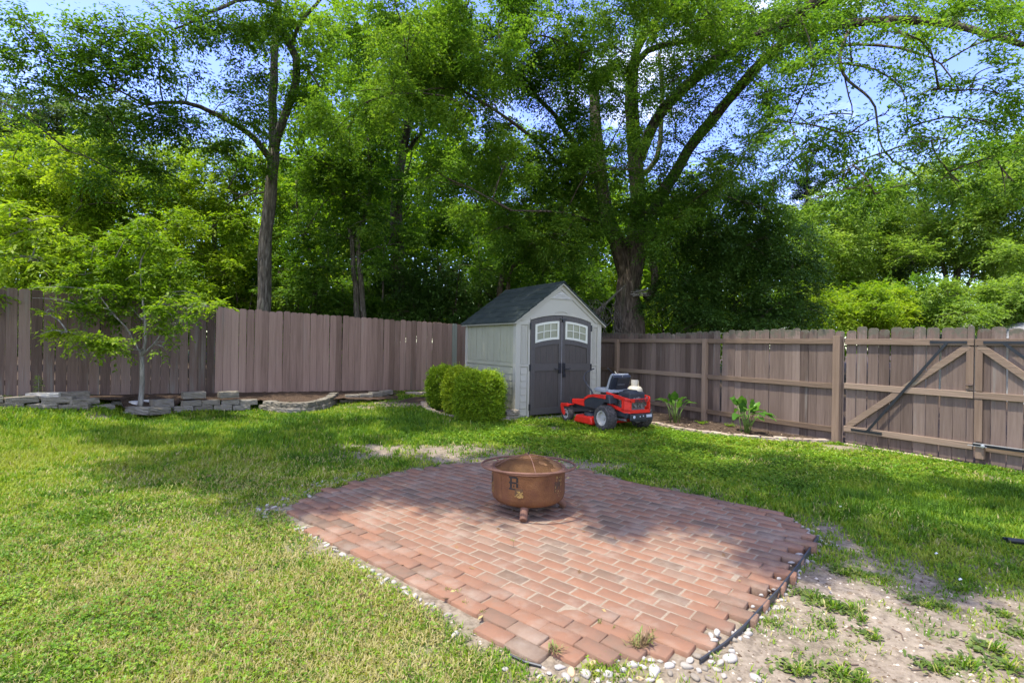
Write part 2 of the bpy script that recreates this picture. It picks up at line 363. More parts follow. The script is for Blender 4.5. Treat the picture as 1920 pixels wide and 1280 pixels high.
# ------------------------------------------------------------------ brick patio
M_BRICK = mk('clay_paver', [(.10,(0.127,0.090,0.064)),(.28,(0.164,0.110,0.074)),(.44,(0.202,0.115,0.074)),(.6,(0.239,0.124,0.074)),(.76,(0.211,0.140,0.095)),(.92,(0.249,0.158,0.105))], src='both', nscale=11, mix=.55, rough=.9, spec=.15, bump=.35, bscale=240,
            dirt=((.32,.26,.195), 3.2, .50, .90))
M_JOINT = mk('joint_sand', [(.3,(0.207,0.158,0.108)),(.7,(0.282,0.227,0.162))], nscale=40, rough=.95, spec=.05)
def patio():
    th = 0.702; u = np.array([math.cos(th), -math.sin(th)]); v = np.array([math.sin(th), math.cos(th)])
    org = np.array(PATIO[17]); V = []; Fq = []; R = []; pit = np.array([.2, 4.42])
    inner = PATIO
    for j in range(-4, 70):
        off = (j % 2) * .103 + rng.normal(0, .006) + (.045 * math.sin(j*.7))
        vv = j * .1035 + .052
        for i in range(-60, 60):
            uu = i * .2055 + off + .1
            c = org + u*uu + v*vv
            if not -3.2 < c[0] < 3.4 or not 1.5 < c[1] < 7: continue
            e = sdist(c[0:1], c[1:2], inner)[0]
            if e > -.022: continue
            rough_edge = sdist(c[0:1], c[1:2], [PATIO[k] for k in (18,19,20,0)]) if 0 else 0
            near = segdist(c[0:1], c[1:2], PATIO[15:21] + PATIO[:1], closed=False)[0]
            edge = near < .36 or e > -.16
            L, B = (.1995, .0995) if edge else (.1975, .0982)
            dz = rng.normal(0, .0035 if edge else .0003) + (.004 if edge and near < .2 else 0)
            a = rng.normal(0, .016 if edge else .004)
            if e > -.09: a += rng.normal(0, .02)
            cc = c + (rng.normal(0, .0035, 2) if edge else rng.normal(0, .0012, 2))
            tx, ty = rng.normal(0, .009 if edge else .0012, 2)
            ca, sa = math.cos(a), math.sin(a); b0 = len(V)
            for z, ins in ((-.062, 0), (-.004, 0), (0, .004)):
                for sx, sy in ((-1,-1),(1,-1),(1,1),(-1,1)):
                    lx, ly = sx*(L/2-ins), sy*(B/2-ins); w = u*(lx*ca-ly*sa) + v*(lx*sa+ly*ca)
                    V.append((cc[0]+w[0], cc[1]+w[1], z+dz+.0065+tx*lx+ty*ly))
            for k in range(4):
                k2 = (k+1) % 4; Fq += [(b0+k, b0+k2, b0+4+k2, b0+4+k), (b0+4+k, b0+4+k2, b0+8+k2, b0+8+k)]
            Fq.append((b0+8, b0+9, b0+10, b0+11)); rr = float(np.clip(rng.normal(.52, .24), 0, 1)); R += [rr]*9
    me_o = npmesh('patio', V, [np.array(Fq)], M_BRICK, rnd=R)
    tag(me_o, kind='structure')
    g = .03; xs = np.arange(-2.6, 3.0, g); ys = np.arange(1.9, 6.0, g); XX, YY = np.meshgrid(xs, ys); sd = sdist(XX, YY, PATIO)
    nr = segdist(XX, YY, PATIO[15:21] + PATIO[:1], closed=False)
    hi = np.clip((nr-.34)/.06, 0, 1)*np.clip((-sd-.15)/.05, 0, 1); ZZ = -.006 + hi*.0116 + (fbm(XX*6, YY*6, 51, 3)-.5)*.0007*hi
    n1, n2 = ZZ.shape; idx = np.arange(n1*n2).reshape(n1, n2); ok = (sd[:-1,:-1] < -.09) & (sd[1:,1:] < -.09) & (sd[:-1,1:] < -.09) & (sd[1:,:-1] < -.09)
    q = np.stack([idx[:-1,:-1], idx[:-1,1:], idx[1:,1:], idx[1:,:-1]], -1)[ok]
    tag(npmesh('sand_bed', np.stack([XX, YY, ZZ], -1).reshape(-1,3), [q], M_JOINT, smooth=True), kind='structure')
patio()

# ------------------------------------------------------------------ turf
def scatter(n, dens_pow=1.7, zmin=2.0, zmax=15.0):
    # depth pdf ~ Z^(1-dens_pow)
    a = 2 - dens_pow; uu = rng.random(n); Zs = (zmin**a + uu*(zmax**a - zmin**a))**(1/a)
    xs = (rng.random(n)*2-1) * 1.06 * Zs
    k = rng.random(n) < gdens(xs, Zs)
    return xs[k], Zs[k]
def fresh(x, y):     # longer, greener grass
    return np.clip(blob(x,y,-5.5,7.0,3.0,1.7,1.1) + blob(x,y,-2.5,8.6,2.4,1.5,1.0) + blob(x,y,3.6,4.9,1.4,.9,.9) + blob(x,y,5,5.2,1.2,.8,.9) + blob(x,y,-1.5,9.5,1.5,1,.8), 0, 1)
def clover(x, y):
    return np.clip(blob(x,y,1.6,7.5,2.2,1.3,1.2) + blob(x,y,3.4,6.7,1.5,1.2,1.2) + blob(x,y,.2,8.6,1.6,.8,.9) + blob(x,y,-2.6,3.2,1.8,1.3,.45), 0, 1)
M_GRASS = mk('grass_blade', [(0,(.035,.085,.004)),(.3,(.070,.155,.006)),(.55,(.13,.235,.010)),(.78,(.235,.305,.018)),(.86,(.33,.30,.09)),(1,(.46,.39,.19))], src='rnd', rough=.6, trans=.35, tcol=(1.5,1.5,.6), spec=.25)
def grass(n):
    x, y = scatter(n); n = len(x); z = ground(x, y); f = fresh(x, y)
    dry = np.clip(blob(x,y,-.8,2.6,1.5,1.5,.5)+blob(x,y,-2.2,3.2,1.5,1.0,.42)+blob(x,y,-3,4.6,1.4,1.2,.22)+blob(x,y,-3.0,5.8,2.0,.9,.28)+.02+ (fbm(x*1.8,y*1.8,31)-.5)*.5 + (fbm(x*11,y*11,37,3)-.5)*.9, 0, .85)*(1-f*.8)
    tone = .40 + (fbm(x*1.3, y*1.3, 21)-.5)*.5 + (fbm(x*8, y*8, 23, 3)-.5)*.8 + (fbm(x*2.6, y*2.6, 25, 3)-.5)*.5 + rng.normal(0, .13, n) + (1-f)*.12 + blob(x,y,-5.6,6.0,2.8,1.6,.36) + blob(x,y,2.4,7.6,2.5,1.2,.2)  # last two blobs paint sunlit stretches of lawn into the blade tone
    rnd = np.where(rng.random(n) < dry, .84+rng.random(n)*.16, np.clip(tone, 0, .8))
    scl = np.clip(y/4, .75, 2.2)
    L = (.028 + .022*rng.random(n) + f*(.035+.03*rng.random(n))) * (1+.25*(scl-1))
    w = (.0029 + .0022*rng.random(n)) * scl
    a = rng.random(n)*2*np.pi; lean = np.clip(rng.normal(.95-.25*f, .35, n), .1, 1.5)
    dx, dy = np.cos(a), np.sin(a); px, py = -dy, dx
    h1, r1 = np.cos(lean*.5)*L*.5, np.sin(lean*.5)*L*.5
    h2, r2 = h1+np.cos(lean*1.25)*L*.5, r1+np.sin(lean*1.25)*L*.5
    z = z - .003
    V = np.empty((n, 5, 3), np.float32)
    for k, (s, hh, rr, ww) in enumerate([(-1,0,0,1),(1,0,0,1),(1,h1,r1,.85),(-1,h1,r1,.85),(0,h2,r2,0)]):
        V[:,k,0] = x + dx*rr + px*s*w*ww; V[:,k,1] = y + dy*rr + py*s*w*ww; V[:,k,2] = z + hh
    b = (np.arange(n)*5)[:,None]
    o = npmesh('grass', V.reshape(-1,3), [b+np.array([[0,1,2,3]]), b+np.array([[3,2,4]])], M_GRASS, rnd=np.concatenate([rnd, rnd]))
    tag(o, kind='stuff', label='short patchy lawn grass with dry straw-coloured bits', cat='grass')
grass(GRASS_N := 620000)
M_CLOV = mk('clover_leaf', [(0,(.05,.12,.005)),(.4,(.10,.21,.009)),(.8,(.19,.30,.014)),(1,(.29,.36,.03))], src='rnd', rough=.5, trans=.3, tcol=(1.5,1.4,.5), spec=.3)
def clovers(n):
    x, y = scatter(n, 1.5); k = rng.random(len(x)) < clover(x, y)*1.15*np.clip((fbm(x*2.5,y*2.5,41)-.28)*3.2,0.05,1); x, y = x[k], y[k]; n = len(x)
    z = ground(x, y) + .012 + rng.random(n)*.05; tone = np.clip(.56+(fbm(x*1.5,y*1.5,44)-.5)*.8+rng.normal(0,.2,n), 0, 1)
    m = 3; x, y, z, tone = [np.repeat(v, m) for v in (x, y, z, tone)]; a = np.repeat(rng.random(n)*6.28, m) + np.tile(np.arange(m)*2.09, n) + rng.normal(0,.3,n*m)
    s = (.010+.009*rng.random(n*m))*np.clip(y/5, .7, 1.8); dx, dy = np.cos(a), np.sin(a); t = rng.normal(.15,.35,n*m)
    V = np.empty((n*m, 4, 3), np.float32)
    for k, (f_, s_) in enumerate([(0,0),(.55,-.5),(1.1,0),(.55,.5)]):
        V[:,k,0] = x+(dx*f_-dy*s_)*s; V[:,k,1] = y+(dy*f_+dx*s_)*s; V[:,k,2] = z+f_*s*t + abs(s_)*s*.3
    q = (np.arange(n*m)*4)[:,None]+np.array([[0,1,2,3]])
    tag(npmesh('ground_cover', V.reshape(-1,3), [q], M_CLOV, rnd=tone), kind='stuff', label='low clover and broad leaved weeds spreading through the lawn', cat='weeds')
clovers(300000)

# ------------------------------------------------------------------ pebbles, edging
M_STONE = mk('pale_pebble', [(.1,(0.102,0.081,0.055)),(.35,(0.212,0.178,0.132)),(.65,(0.315,0.281,0.225)),(.95,(0.442,0.416,0.374))], src='both', nscale=12, mix=.65, rough=.85, spec=.2, bump=.3, bscale=50)
M_OCHRE = mk('ochre_pebble', [(.3,(.42,.27,.13)),(.7,(.60,.45,.28))], nscale=9, rough=.8, spec=.2, bump=.3, bscale=50)
import bmesh
def pebble_mesh(seed, sub=3):
    bm = bmesh.new(); bmesh.ops.create_icosphere(bm, subdivisions=sub, radius=1.0); r = random.Random(seed)
    ax = [Vector((r.gauss(0,1), r.gauss(0,1), r.gauss(0,1))).normalized() for _ in range(9)]; cut = [r.uniform(.5,.88) for _ in ax]
    for v in bm.verts:
        p = v.co.copy()
        for a, c in zip(ax, cut):
            d = p.dot(a)
            if d > c: p -= a*(d-c)*.85
        v.co = Vector((p.x*1.25, p.y*.95, p.z*.62)) * (1+r.uniform(-.02,.02))
    me = bpy.data.meshes.new('pebble'); bm.to_mesh(me); bm.free(); me.polygons.foreach_set('use_smooth', [True]*len(me.polygons))
    a = me.attributes.new('rnd', 'FLOAT', 'FACE'); a.data.foreach_set('value', [r.random()]*len(me.polygons)); return me
PM = [pebble_mesh(i, 2) for i in range(9)]
for i, m_ in enumerate(PM): m_.materials.append(M_OCHRE if i == 8 else M_STONE)
placed = []
def pebble(x, y, s, label, group, idx=None):
    for (a, b, c) in placed:
        if math.hypot(x-a, y-b) < (s+c)*.92: return False
    placed.append((x, y, s))
    k = idx if idx is not None else random.choice([0,1,2,3,4,5,6,7,0,1,2,3,4,5,6,7,8])
    o = bpy.data.objects.new('pebble', PM[k]); COL.objects.link(o)
    o.location = (x, y, gz(x, y)+s*.10+(.030 if sdist(np.array([x]), np.array([y]), PATIO)[0] < 0 else 0)); o.rotation_euler = (random.gauss(0,.2), random.gauss(0,.2), random.uniform(0,6.28)); s *= random.uniform(.85,1.1); o.scale = (s, s*random.uniform(.8,1), s*random.uniform(.8,1.1))
    tag(o, label, 'stone', group); return True
# named large stones read from the photograph (pixel, radius m)
big = [(1078,1228,.024,'bluish white'),(1112,1232,.022,'ochre'),(1212,1220,.026,'dark streaked white'),(1187,1250,.030,'long pale'),(1226,1262,.036,'white oval'),(1238,1252,.030,'lumpy white'),(1254,1240,.028,'squared cream'),
       (1216,1243,.034,'long cream banded'),(1138,1242,.022,'small grey'),(1105,1254,.020,'round cream'),(1140,1266,.026,'two toned pale'),(1122,1277,.020,'bright white'),(1258,1265,.022,'tan smooth'),(1200,1276,.016,'round orange'),
       (1288,1240,.030,'broken cream'),(1272,1232,.028,'grey pitted'),(1367,1236,.038,'long white leaning'),(1403,1192,.022,'brown rounded'),(852,1195,.030,'lone white'),(722,1155,.014,'small white')]
for px, py, s, look in big:
    p = G(px, py)
    if sdist(np.array([p.x]), np.array([p.y]), PATIO)[0] < .012: p = G(px, py+14)
    if sdist(np.array([p.x]), np.array([p.y]), PATIO)[0] < .005: continue
    placed_ok = pebble(p.x, p.y, s, f"{look} stone lying loose off the patio's near edge", 'large loose stones by the patio', 8 if ('ochre' in look or 'orange' in look or 'tan' in look) else None)
def along(pts, n, w, s0, s1, label, group):
    P2 = [PX0(*p, z=-.03) for p in pts]; L = [math.dist(a, b) for a, b in zip(P2, P2[1:])]; T = sum(L)
    for _ in range(n):
        t = random.random()*T; i = 0
        while t > L[i] and i < len(L)-1: t -= L[i]; i += 1
        a, b = P2[i], P2[i+1]; f = t/L[i]; x = a[0]+(b[0]-a[0])*f+random.gauss(0,w); y = a[1]+(b[1]-a[1])*f+random.gauss(0,w)
        if sdist(np.array([x]), np.array([y]), PATIO)[0] < .005: continue
        pebble(x, y, random.uniform(s0, s1), label, group)
along([(1020,1248),(1130,1240),(1240,1245),(1330,1240),(1370,1262),(1200,1275),(1040,1272)], 300, .055, .012, .034, "pale pebble in the gravel at the patio's nearest corner", 'pebbles at the near corner of the patio')
along([(560,990),(620,1025),(700,1075),(780,1120),(850,1160)], 330, .022, .013, .028, "small pale pebble in the row along the patio's left edge", 'pebbles along the left edge of the patio')
along([(490,970),(520,950),(545,938),(600,912),(680,892)], 190, .05, .014, .030, "pale pebble near the patio's far left corner", 'pebbles at the left corner of the patio')
def along_in(pts, n, w, s0, s1, label, group):
    P2 = [PX0(*p) for p in pts]; L = [math.dist(a, b) for a, b in zip(P2, P2[1:])]; T = sum(L)
    for _ in range(n):
        t = random.random()*T; i = 0
        while t > L[i] and i < len(L)-1: t -= L[i]; i += 1
        a, b = P2[i], P2[i+1]; f = t/L[i]
        pebble(a[0]+(b[0]-a[0])*f+random.gauss(0,w), a[1]+(b[1]-a[1])*f+random.gauss(0,w), random.uniform(s0, s1), label, group)
along_in([(1522,1014),(1488,1060),(1440,1126),(1385,1180),(1335,1222)], 300, .024, .012, .026, "pale pebble wedged between the jagged bricks and black edging", 'pebbles in the notches of the jagged brick edge')
along_in([(1478,966),(1505,975),(1522,990),(1540,1008)], 90, .045, .012, .028, "pale pebble at the patio's far right corner", 'pebbles at the right corner of the patio')
M_PLAST = flat('black_plastic', (.035,.037,.04), rough=.45)
def strip(pts, name, label, z0=-.07, z1=.002, th=.006):
    mb = MB(); P2 = [PX0(*p, z=-.02) for p in pts]; n = len(P2)
    nor = []
    for i in range(n):
        a, b = P2[max(i-1,0)], P2[min(i+1,n-1)]; d = Vector((b[0]-a[0], b[1]-a[1])).normalized(); nor.append((-d.y*th/2, d.x*th/2))
    vs = []
    for (x, y), (u, v) in zip(P2, nor): vs += [(x+u,y+v,z0),(x-u,y-v,z0),(x-u,y-v,z1),(x+u,y+v,z1)]
    fs = [(i*4+j, i*4+(j+1)%4, i*4+4+(j+1)%4, i*4+4+j) for i in range(n-1) for j in range(4)] + [(0,1,2,3),(n*4-1,n*4-2,n*4-3,n*4-4)]
    mb.add(vs, fs); mb.tube([(x,y,z1) for x,y in P2], .006, 6)
    tag(mb.build(name, M_PLAST), label, 'garden edging')
strip([(1534,1010),(1515,1038),(1490,1072),(1462,1108),(1430,1142),(1395,1180),(1360,1212),(1312,1245)], 'plastic_edging', 'black plastic edging strip curving round the jagged right side of the brick patio')
strip([(548,985),(575,1008),(610,1032),(650,1060),(690,1086)], 'plastic_edging', 'black plastic edging strip half buried along the left side of the brick patio', z1=-.03)
strip([(955,1232),(985,1246),(1015,1254)], 'plastic_edging', 'short end of black plastic edging showing at the bottom brick corner', z1=-.005)
# crumbs of earth, leaf bits and grit on the bare soil
def crumbs(n):
    x = rng.uniform(-4, 4.5, n*3); y = rng.uniform(1.9, 8, n*3); sd = sdist(x, y, PATIO); b = bare(x, y)
    k = (rng.random(n*3) < np.clip(b*1.2 + np.exp(-np.maximum(sd,0)/.15), 0, 1)*np.clip(9/(y*y), .1, 1)) & (sd > .01); x, y = x[k][:n], y[k][:n]; m = len(x); z = ground(x, y)
    s = rng.gamma(2.0, .0014, m)+.001; V = np.empty((m,5,3), np.float32); a = rng.random(m)*6.28
    for k_, (u, v, w) in enumerate([(-1,-.7,0),(1,-.6,.1),(.8,.8,0),(-.9,.7,.1),(0,0,1.0)]):
        V[:,k_,0] = x+(u*np.cos(a)-v*np.sin(a))*s*1.3; V[:,k_,1] = y+(u*np.sin(a)+v*np.cos(a))*s; V[:,k_,2] = z-.001+w*s
    q = (np.arange(m)*5)[:,None]; F3 = np.concatenate([q+np.array([[0,1,4]]), q+np.array([[1,2,4]]), q+np.array([[2,3,4]]), q+np.array([[3,0,4]])])
    r = rng.random(m); tag(npmesh('soil_crumbs', V.reshape(-1,3), [F3], mk('earth_crumb',[(0,(.06,.04,.025)),(.4,(.16,.12,.08)),(.8,(.32,.26,.19)),(1,(.50,.44,.35))],src='rnd',rough=.95,spec=.05), rnd=np.tile(r,4)), kind='stuff', label='crumbs of earth and grit lying on the bare soil', cat='grit')
crumbs(26000)
def fallen(n):
    V = []; Fq = []; R = []
    for k in range(n):
        y = random.uniform(2.2, 8); x = random.uniform(-.95, .95)*y
        z = (.010 if sdist(np.array([x]),np.array([y]),PATIO)[0] < -.05 else gz(x,y)+.03); a = random.uniform(0,6.28); l = random.uniform(.012,.026); w = l*.45
        d = Vector((math.cos(a),math.sin(a),random.gauss(0,.2)))*l; s_ = Vector((-math.sin(a),math.cos(a),random.gauss(0,.3)))*w; c = Vector((x,y,z)); b0 = len(V)
        V += [c-d,c-s_,c+d,c+s_+Vector((0,0,.004))]; Fq.append((b0,b0+1,b0+2,b0+3)); R.append(random.random())
    tag(npmesh('fallen_leaves', V, [np.array(Fq)], mk('dead_leaf',[(0,(.07,.04,.02)),(.6,(.22,.12,.05)),(1,(.36,.28,.10))],src='rnd',rough=.7), rnd=R), kind='stuff', label='small dead leaves fallen on the lawn and bricks', cat='leaf litter')
fallen(150)
# small plants in the joints and on the bare soil
def tufts(name, spots, label, group, mat, n=14, L=.05, broad=False):
    for (px, py, sc) in spots:
        lab_ = label(px, py) if callable(label) else label
        p = G(px, py) if not inpoly(np.array([PX0(px,py)[0]]), np.array([PX0(px,py)[1]]), PATIO)[0] else Vector((*PX0(px,py), .002))
        V = []; Fq = []; R = []
        for k in range(int(n*min(sc,1.6))):
            a = random.uniform(0,6.28); l = L*sc*random.uniform(.5,1.1); w = (.0022 if not broad else .0055)*sc*random.uniform(.5,.9); le = random.uniform(.3,1.1) if not broad else random.uniform(.7,1.35)
            d = Vector((math.cos(a)*math.sin(le), math.sin(a)*math.sin(le), math.cos(le))); s = Vector((-math.sin(a), math.cos(a), 0))*w
            sp_ = .022 if broad else .008; o = Vector((random.gauss(0,sp_*sc), random.gauss(0,sp_*.8*sc), 0)); m_ = o+d*l*.55+Vector((0,0,.004)); e = o+d*l-Vector((0,0,l*.15)); b0 = len(V)
            V += [o-s*.4, o+s*.4, m_+s, m_-s, e]; Fq += [(b0,b0+1,b0+2,b0+3),(b0+3,b0+2,b0+4)]; R += [random.random()]*2
        mb = MB(); mb.v = [tuple(v) for v in V]; mb.f = Fq; mb.mi = [0]*len(Fq); mb.r = R; o = mb.build(name, mat); o.location = p
        tag(o, lab_, 'weed', group)
tufts('grass_tuft', [(838,1108,1),(860,1110,.9),(872,1132,.9),(905,1150,.9),(800,1090,.7),(1125,1168,.9),(1150,1178,.7),(1222,1184,.8),(965,1175,.6)], 'tiny grass tuft sprouting from a joint between the red bricks', 'tufts in the patio joints', M_GRASS, 12, .035)
tufts('weed', [(1210,1208,2.2),(1195,1215,1.8),(1040,1222,1.6)], 'brownish weed clump at the ragged front edge of the bricks', 'weeds at the front edge of the bricks', mk('dry_weed', [(0,(.10,.06,.03)),(.6,(.22,.15,.06)),(1,(.12,.20,.03))], src='rnd', rough=.7), 34, .04)
M_WEED = mk('dull_weed_leaf', [(0,(.05,.085,.012)),(.5,(.10,.15,.022)),(1,(.19,.22,.05))], src='rnd', rough=.6, trans=.25)
soilw = [(1520,1120,2.2),(1545,1135,2.4),(1585,1140,2.2),(1600,1155,2.0),(1500,1110,1.6),(1480,1255,2.4),(1560,1262,2.6),(1600,1275,2.2),(1720,1130,2.0),(1760,1135,1.8),(1850,1215,2.6),(1880,1250,2.4),(1800,1245,2.4),(1620,1190,1.8),(1545,1170,1.4),(1640,1080,1.6),(1690,1075,1.4),(1440,1165,1.4),(1790,1100,1.8),(1570,1070,2.2),(1600,1072,2.0),(1745,1255,2.0),(1910,1190,2.2),(1870,1150,1.8)]
tufts('weed', soilw, lambda x, y: 'low green weed on the bare soil ' + ('close to the black edging' if x < 1560 else 'in the bottom right corner' if y > 1200 and x > 1740 else 'at the bottom of the picture' if y > 1200 else 'where the soil meets the shaded grass' if y < 1110 else 'in the middle of the bare patch'), 'weeds on the bare soil', M_WEED, 40, .019, True)
tufts('grass_tuft', [(x+17,y+9,s*.9) for x,y,s in soilw] , lambda x, y: 'sparse grass tuft on the bare soil ' + ('close to the black edging' if x < 1577 else 'in the bottom right corner' if y > 1209 and x > 1757 else 'at the bottom of the picture' if y > 1209 else 'where the soil meets the shaded grass' if y < 1119 else 'in the middle of the bare patch'), 'grass tufts on the bare soil', M_GRASS, 26, .035)
M_TWIG = flat('dry_twig', (.12,.08,.055), rough=.9)
for pts, lab in [([(1620,1092),(1660,1103),(1690,1118)],'thin dark twig lying on the shaded soil beside the patio'),([(1708,1262),(1740,1258),(1775,1252)],'thin twig on the sunlit soil in the lower right corner'),
                 ([(1572,1248),(1610,1250)],'short straight twig near the bottom of the bare soil'),([(1672,1180),(1690,1190),(1693,1202)],'hooked little twig on the bare soil')]:
    mb = MB(); mb.tube([G(*p)+Vector((0,0,.006)) for p in pts], .003, 5, jit=.2); tag(mb.build('twig', M_TWIG), lab, 'twig')
mb = MB(); a = Vector((*PX0(960,1012),.0)); b = Vector((*PX0(963,1027),0))
mb.tube([b, b+Vector((.0,.0,.03)), b+Vector((-.008,0,.065))], .0012, 5); 
for k in range(7):
    an = k*1.1; c = b+Vector((-.008+.006*math.cos(k),0,.045+.004*k)); d = Vector((math.cos(an)*.012, math.sin(an)*.012, .006)); s = Vector((-math.sin(an),math.cos(an),0))*.004
    mb.cur = 1; mb.add([c, c+d*.5+s, c+d, c+d*.5-s], [(0,1,2,3)])
tag(mb.build('seedling', [M_TWIG, M_CLOV]), 'single seedling with a few dark leaves standing on the sunlit bricks', 'seedling')
# ------------------------------------------------------------------ fences
def wood(name, c0, c1, c2, vertical=True, patch=(.20,.20,.165), lo=.60, hi=.80):
    s = (1, 1, .05) if vertical else (.05, 1, 1)
    return mk(name, [(.22,c0),(.5,c1),(.76,c2)], src='both', scale=s, nscale=30, mix=.48, rough=.88, spec=.15, bump=.35, bscale=60, dirt=(patch, 9, lo, hi))
W_LEFT = wood('stained_picket_wood', (.145,.094,.068), (.27,.178,.135), (.365,.25,.19), lo=.60, hi=.86)
W_LOLD = wood('weathered_picket_wood', (.07,.048,.036), (.145,.10,.076), (.22,.157,.122), lo=.54, hi=.76)
W_RIGHT = wood('brown_picket_wood', (.080,.056,.042), (.155,.112,.086), (.225,.168,.130), patch=(.26,.24,.20), lo=.60, hi=.85)
def lichen(m):      # grey green lichen on the picket tops, where rain sits
    t = m.node_tree; n = t.nodes; l = t.links; b = n['Principled BSDF']; src = b.inputs['Base Color'].links[0].from_socket
    tc = n.new('ShaderNodeTexCoord'); sx = n.new('ShaderNodeSeparateXYZ'); l.new(tc.outputs['Object'], sx.inputs[0]); nz = n.new('ShaderNodeTexNoise'); nz.inputs['Scale'].default_value = 14; nz.inputs['Detail'].default_value = 8; l.new(tc.outputs['Object'], nz.inputs['Vector'])
    mr = n.new('ShaderNodeMapRange'); mr.inputs[1].default_value = 1.55; mr.inputs[2].default_value = 1.76; l.new(sx.outputs['Z'], mr.inputs[0])
    ml = n.new('ShaderNodeMath'); ml.operation = 'MULTIPLY_ADD'; ml.inputs[1].default_value = .42; l.new(mr.outputs[0], ml.inputs[0]); l.new(nz.outputs['Fac'], ml.inputs[2])
    rp = n.new('ShaderNodeValToRGB'); rp.color_ramp.elements[0].position = .72; rp.color_ramp.elements[1].position = .88; l.new(ml.outputs[0], rp.inputs['Fac'])
    mx = n.new('ShaderNodeMix'); mx.data_type = 'RGBA'; l.new(rp.outputs['Color'], mx.inputs[0]); l.new(src, mx.inputs[6]); mx.inputs[7].default_value = (.115,.105,.075,1); l.new(mx.outputs[2], b.inputs['Base Color'])
lichen(W_RIGHT)
W_RAIL = wood('brown_rail_wood', (.11,.075,.049), (.195,.138,.094), (.27,.195,.135), vertical=False, patch=(.24,.22,.15), lo=.55, hi=.8)
W_POST = wood('brown_post_wood', (.12,.08,.053), (.21,.147,.10), (.29,.205,.14))
W_GREY = wood('bleached_grey_wood', (.16,.16,.12), (.30,.31,.25), (.42,.43,.36), lo=.6)
def picket(mb, x, y, z0, z1, w=.14, th=.016, ear=.03):
    h = w/2; mb.rv = min(1, max(0, random.gauss(.5, .21)))
    pl = [(-h,z0),(h,z0),(h,z1-ear),(h*.86,z1-ear*.35),(h*.5,z1),(-h*.5,z1),(-h*.86,z1-ear*.35),(-h,z1-ear)]
    le = random.gauss(0,.0035); yy = random.gauss(0,.002)
    pl = [(a + x + (b-z0)*le, b) for a, b in pl]
    mb.prism(pl, 'y', y+yy, y+yy+th)
random.seed(21)
lf = empty('picket_fence', (0,0,0), 0, 'brown stained picket fence along the left side of the yard', 'fence')
s = -2.2; old = MB(); new = MB(); pale = MB(); S_TOT = sum(math.dist(a[:2], b[:2]) for a, b in zip(LF[1:], LF[2:]))
k = 0; SLV = {}
while s < S_TOT - .05:
    (x, y, z), (dx, dy) = LFpt(s)
    isold = s < 3.15; mb = old if isold else new
    (x2,_,_),_ = LFpt(s)
    px = 960 + F*x/y
    if 846 < px < 857 : mb = pale
    M = Matrix.Translation((x, y, 0)) @ Matrix(((dx, -dy, 0), (dy, dx, 0), (0,0,1))).to_4x4(); mb.M = M
    gap = .009 if isold else .005
    w = (.147 if isold else .143) + random.uniform(-.003,.003)
    picket(mb, 0, 0, z-.04+random.uniform(-.01,.02), z+1.83+random.gauss(0,.008)+(.02 if isold else 0), w)
    s += w + gap*random.uniform(.4,1.7)
old.build('picket_panel', W_LOLD, lf, bevel=.002, seg=1); new.build('picket_panel', W_LEFT, lf, bevel=.002, seg=1)['label'] = 'evenly stained section of picket panel'
if pale.v: pale.build('pale_picket', W_GREY, lf)['label'] = 'bleached greenish picket near the shed'
rb = MB()
for a, b in zip(LF, LF[1:]):
    d = Vector((b[0]-a[0], b[1]-a[1], 0)).normalized(); nrm = Vector((-d.y, d.x, 0))*.045
    for h in (.25, .95, 1.6): rb.beam(Vector((a[0],a[1],a[2]+h))+nrm, Vector((b[0],b[1],b[2]+h))+nrm, .04, .09)
rb.build('rail', W_RAIL, lf)
# right fence, local x runs along the fence towards the viewer, +y is beyond it
RANG = math.atan2(RFD.y, RFD.x)
def RT(px): return RFpx(px)
rf = empty('panel_fence', (RF0.x, RF0.y, 0), RANG, 'brown panel fence with posts and three rails between the shed and the gate', 'fence')
Z0 = -.075; rp = MB(); t = -5.75; tend = RT(1576)
while t < tend:
    w = .138 + random.uniform(-.006, .006)
    if abs(t - RT(1346)) < .07: t += .045
    picket(rp, t+w/2, .042, Z0-.03, 1.762+random.gauss(0,.012)+.02*math.sin(t*1.3), w, ear=.035)
    t += w + random.uniform(.001,.005)
rp.build('picket_panel', W_RIGHT, rf, bevel=.002, seg=1)
posts = [RT(1157), RT(1322), RT(1570)]
bay = [(-5.7, posts[0]), (posts[0], posts[1]), (posts[1], posts[2])]
for (a, b) in bay:
    for zc in (1.565, .835, .125):
        m = MB(); m.rv = random.random(); m.box(((a+b)/2, .02, zc+random.gauss(0,.006)), (b-a-.092, .04, .088)); m.build('rail', W_RAIL, rf, bevel=.004)
for t, top, w in ((posts[0],1.60,.09),(posts[1],1.612,.09),(posts[2],1.66,.11)):
    m = MB(); m.rv = .8 if t != posts[2] else .45; m.box((t, -.005, (Z0-.2+top)/2), (w, .092, top-Z0+.2)); m.build('post', W_POST, rf, bevel=.004)
M_BLK = flat('black_painted_steel', (.02,.022,.025), rough=.35, metal=.3)
M_STEEL = flat('dull_steel', (.45,.45,.43), rough=.4, metal=.7)
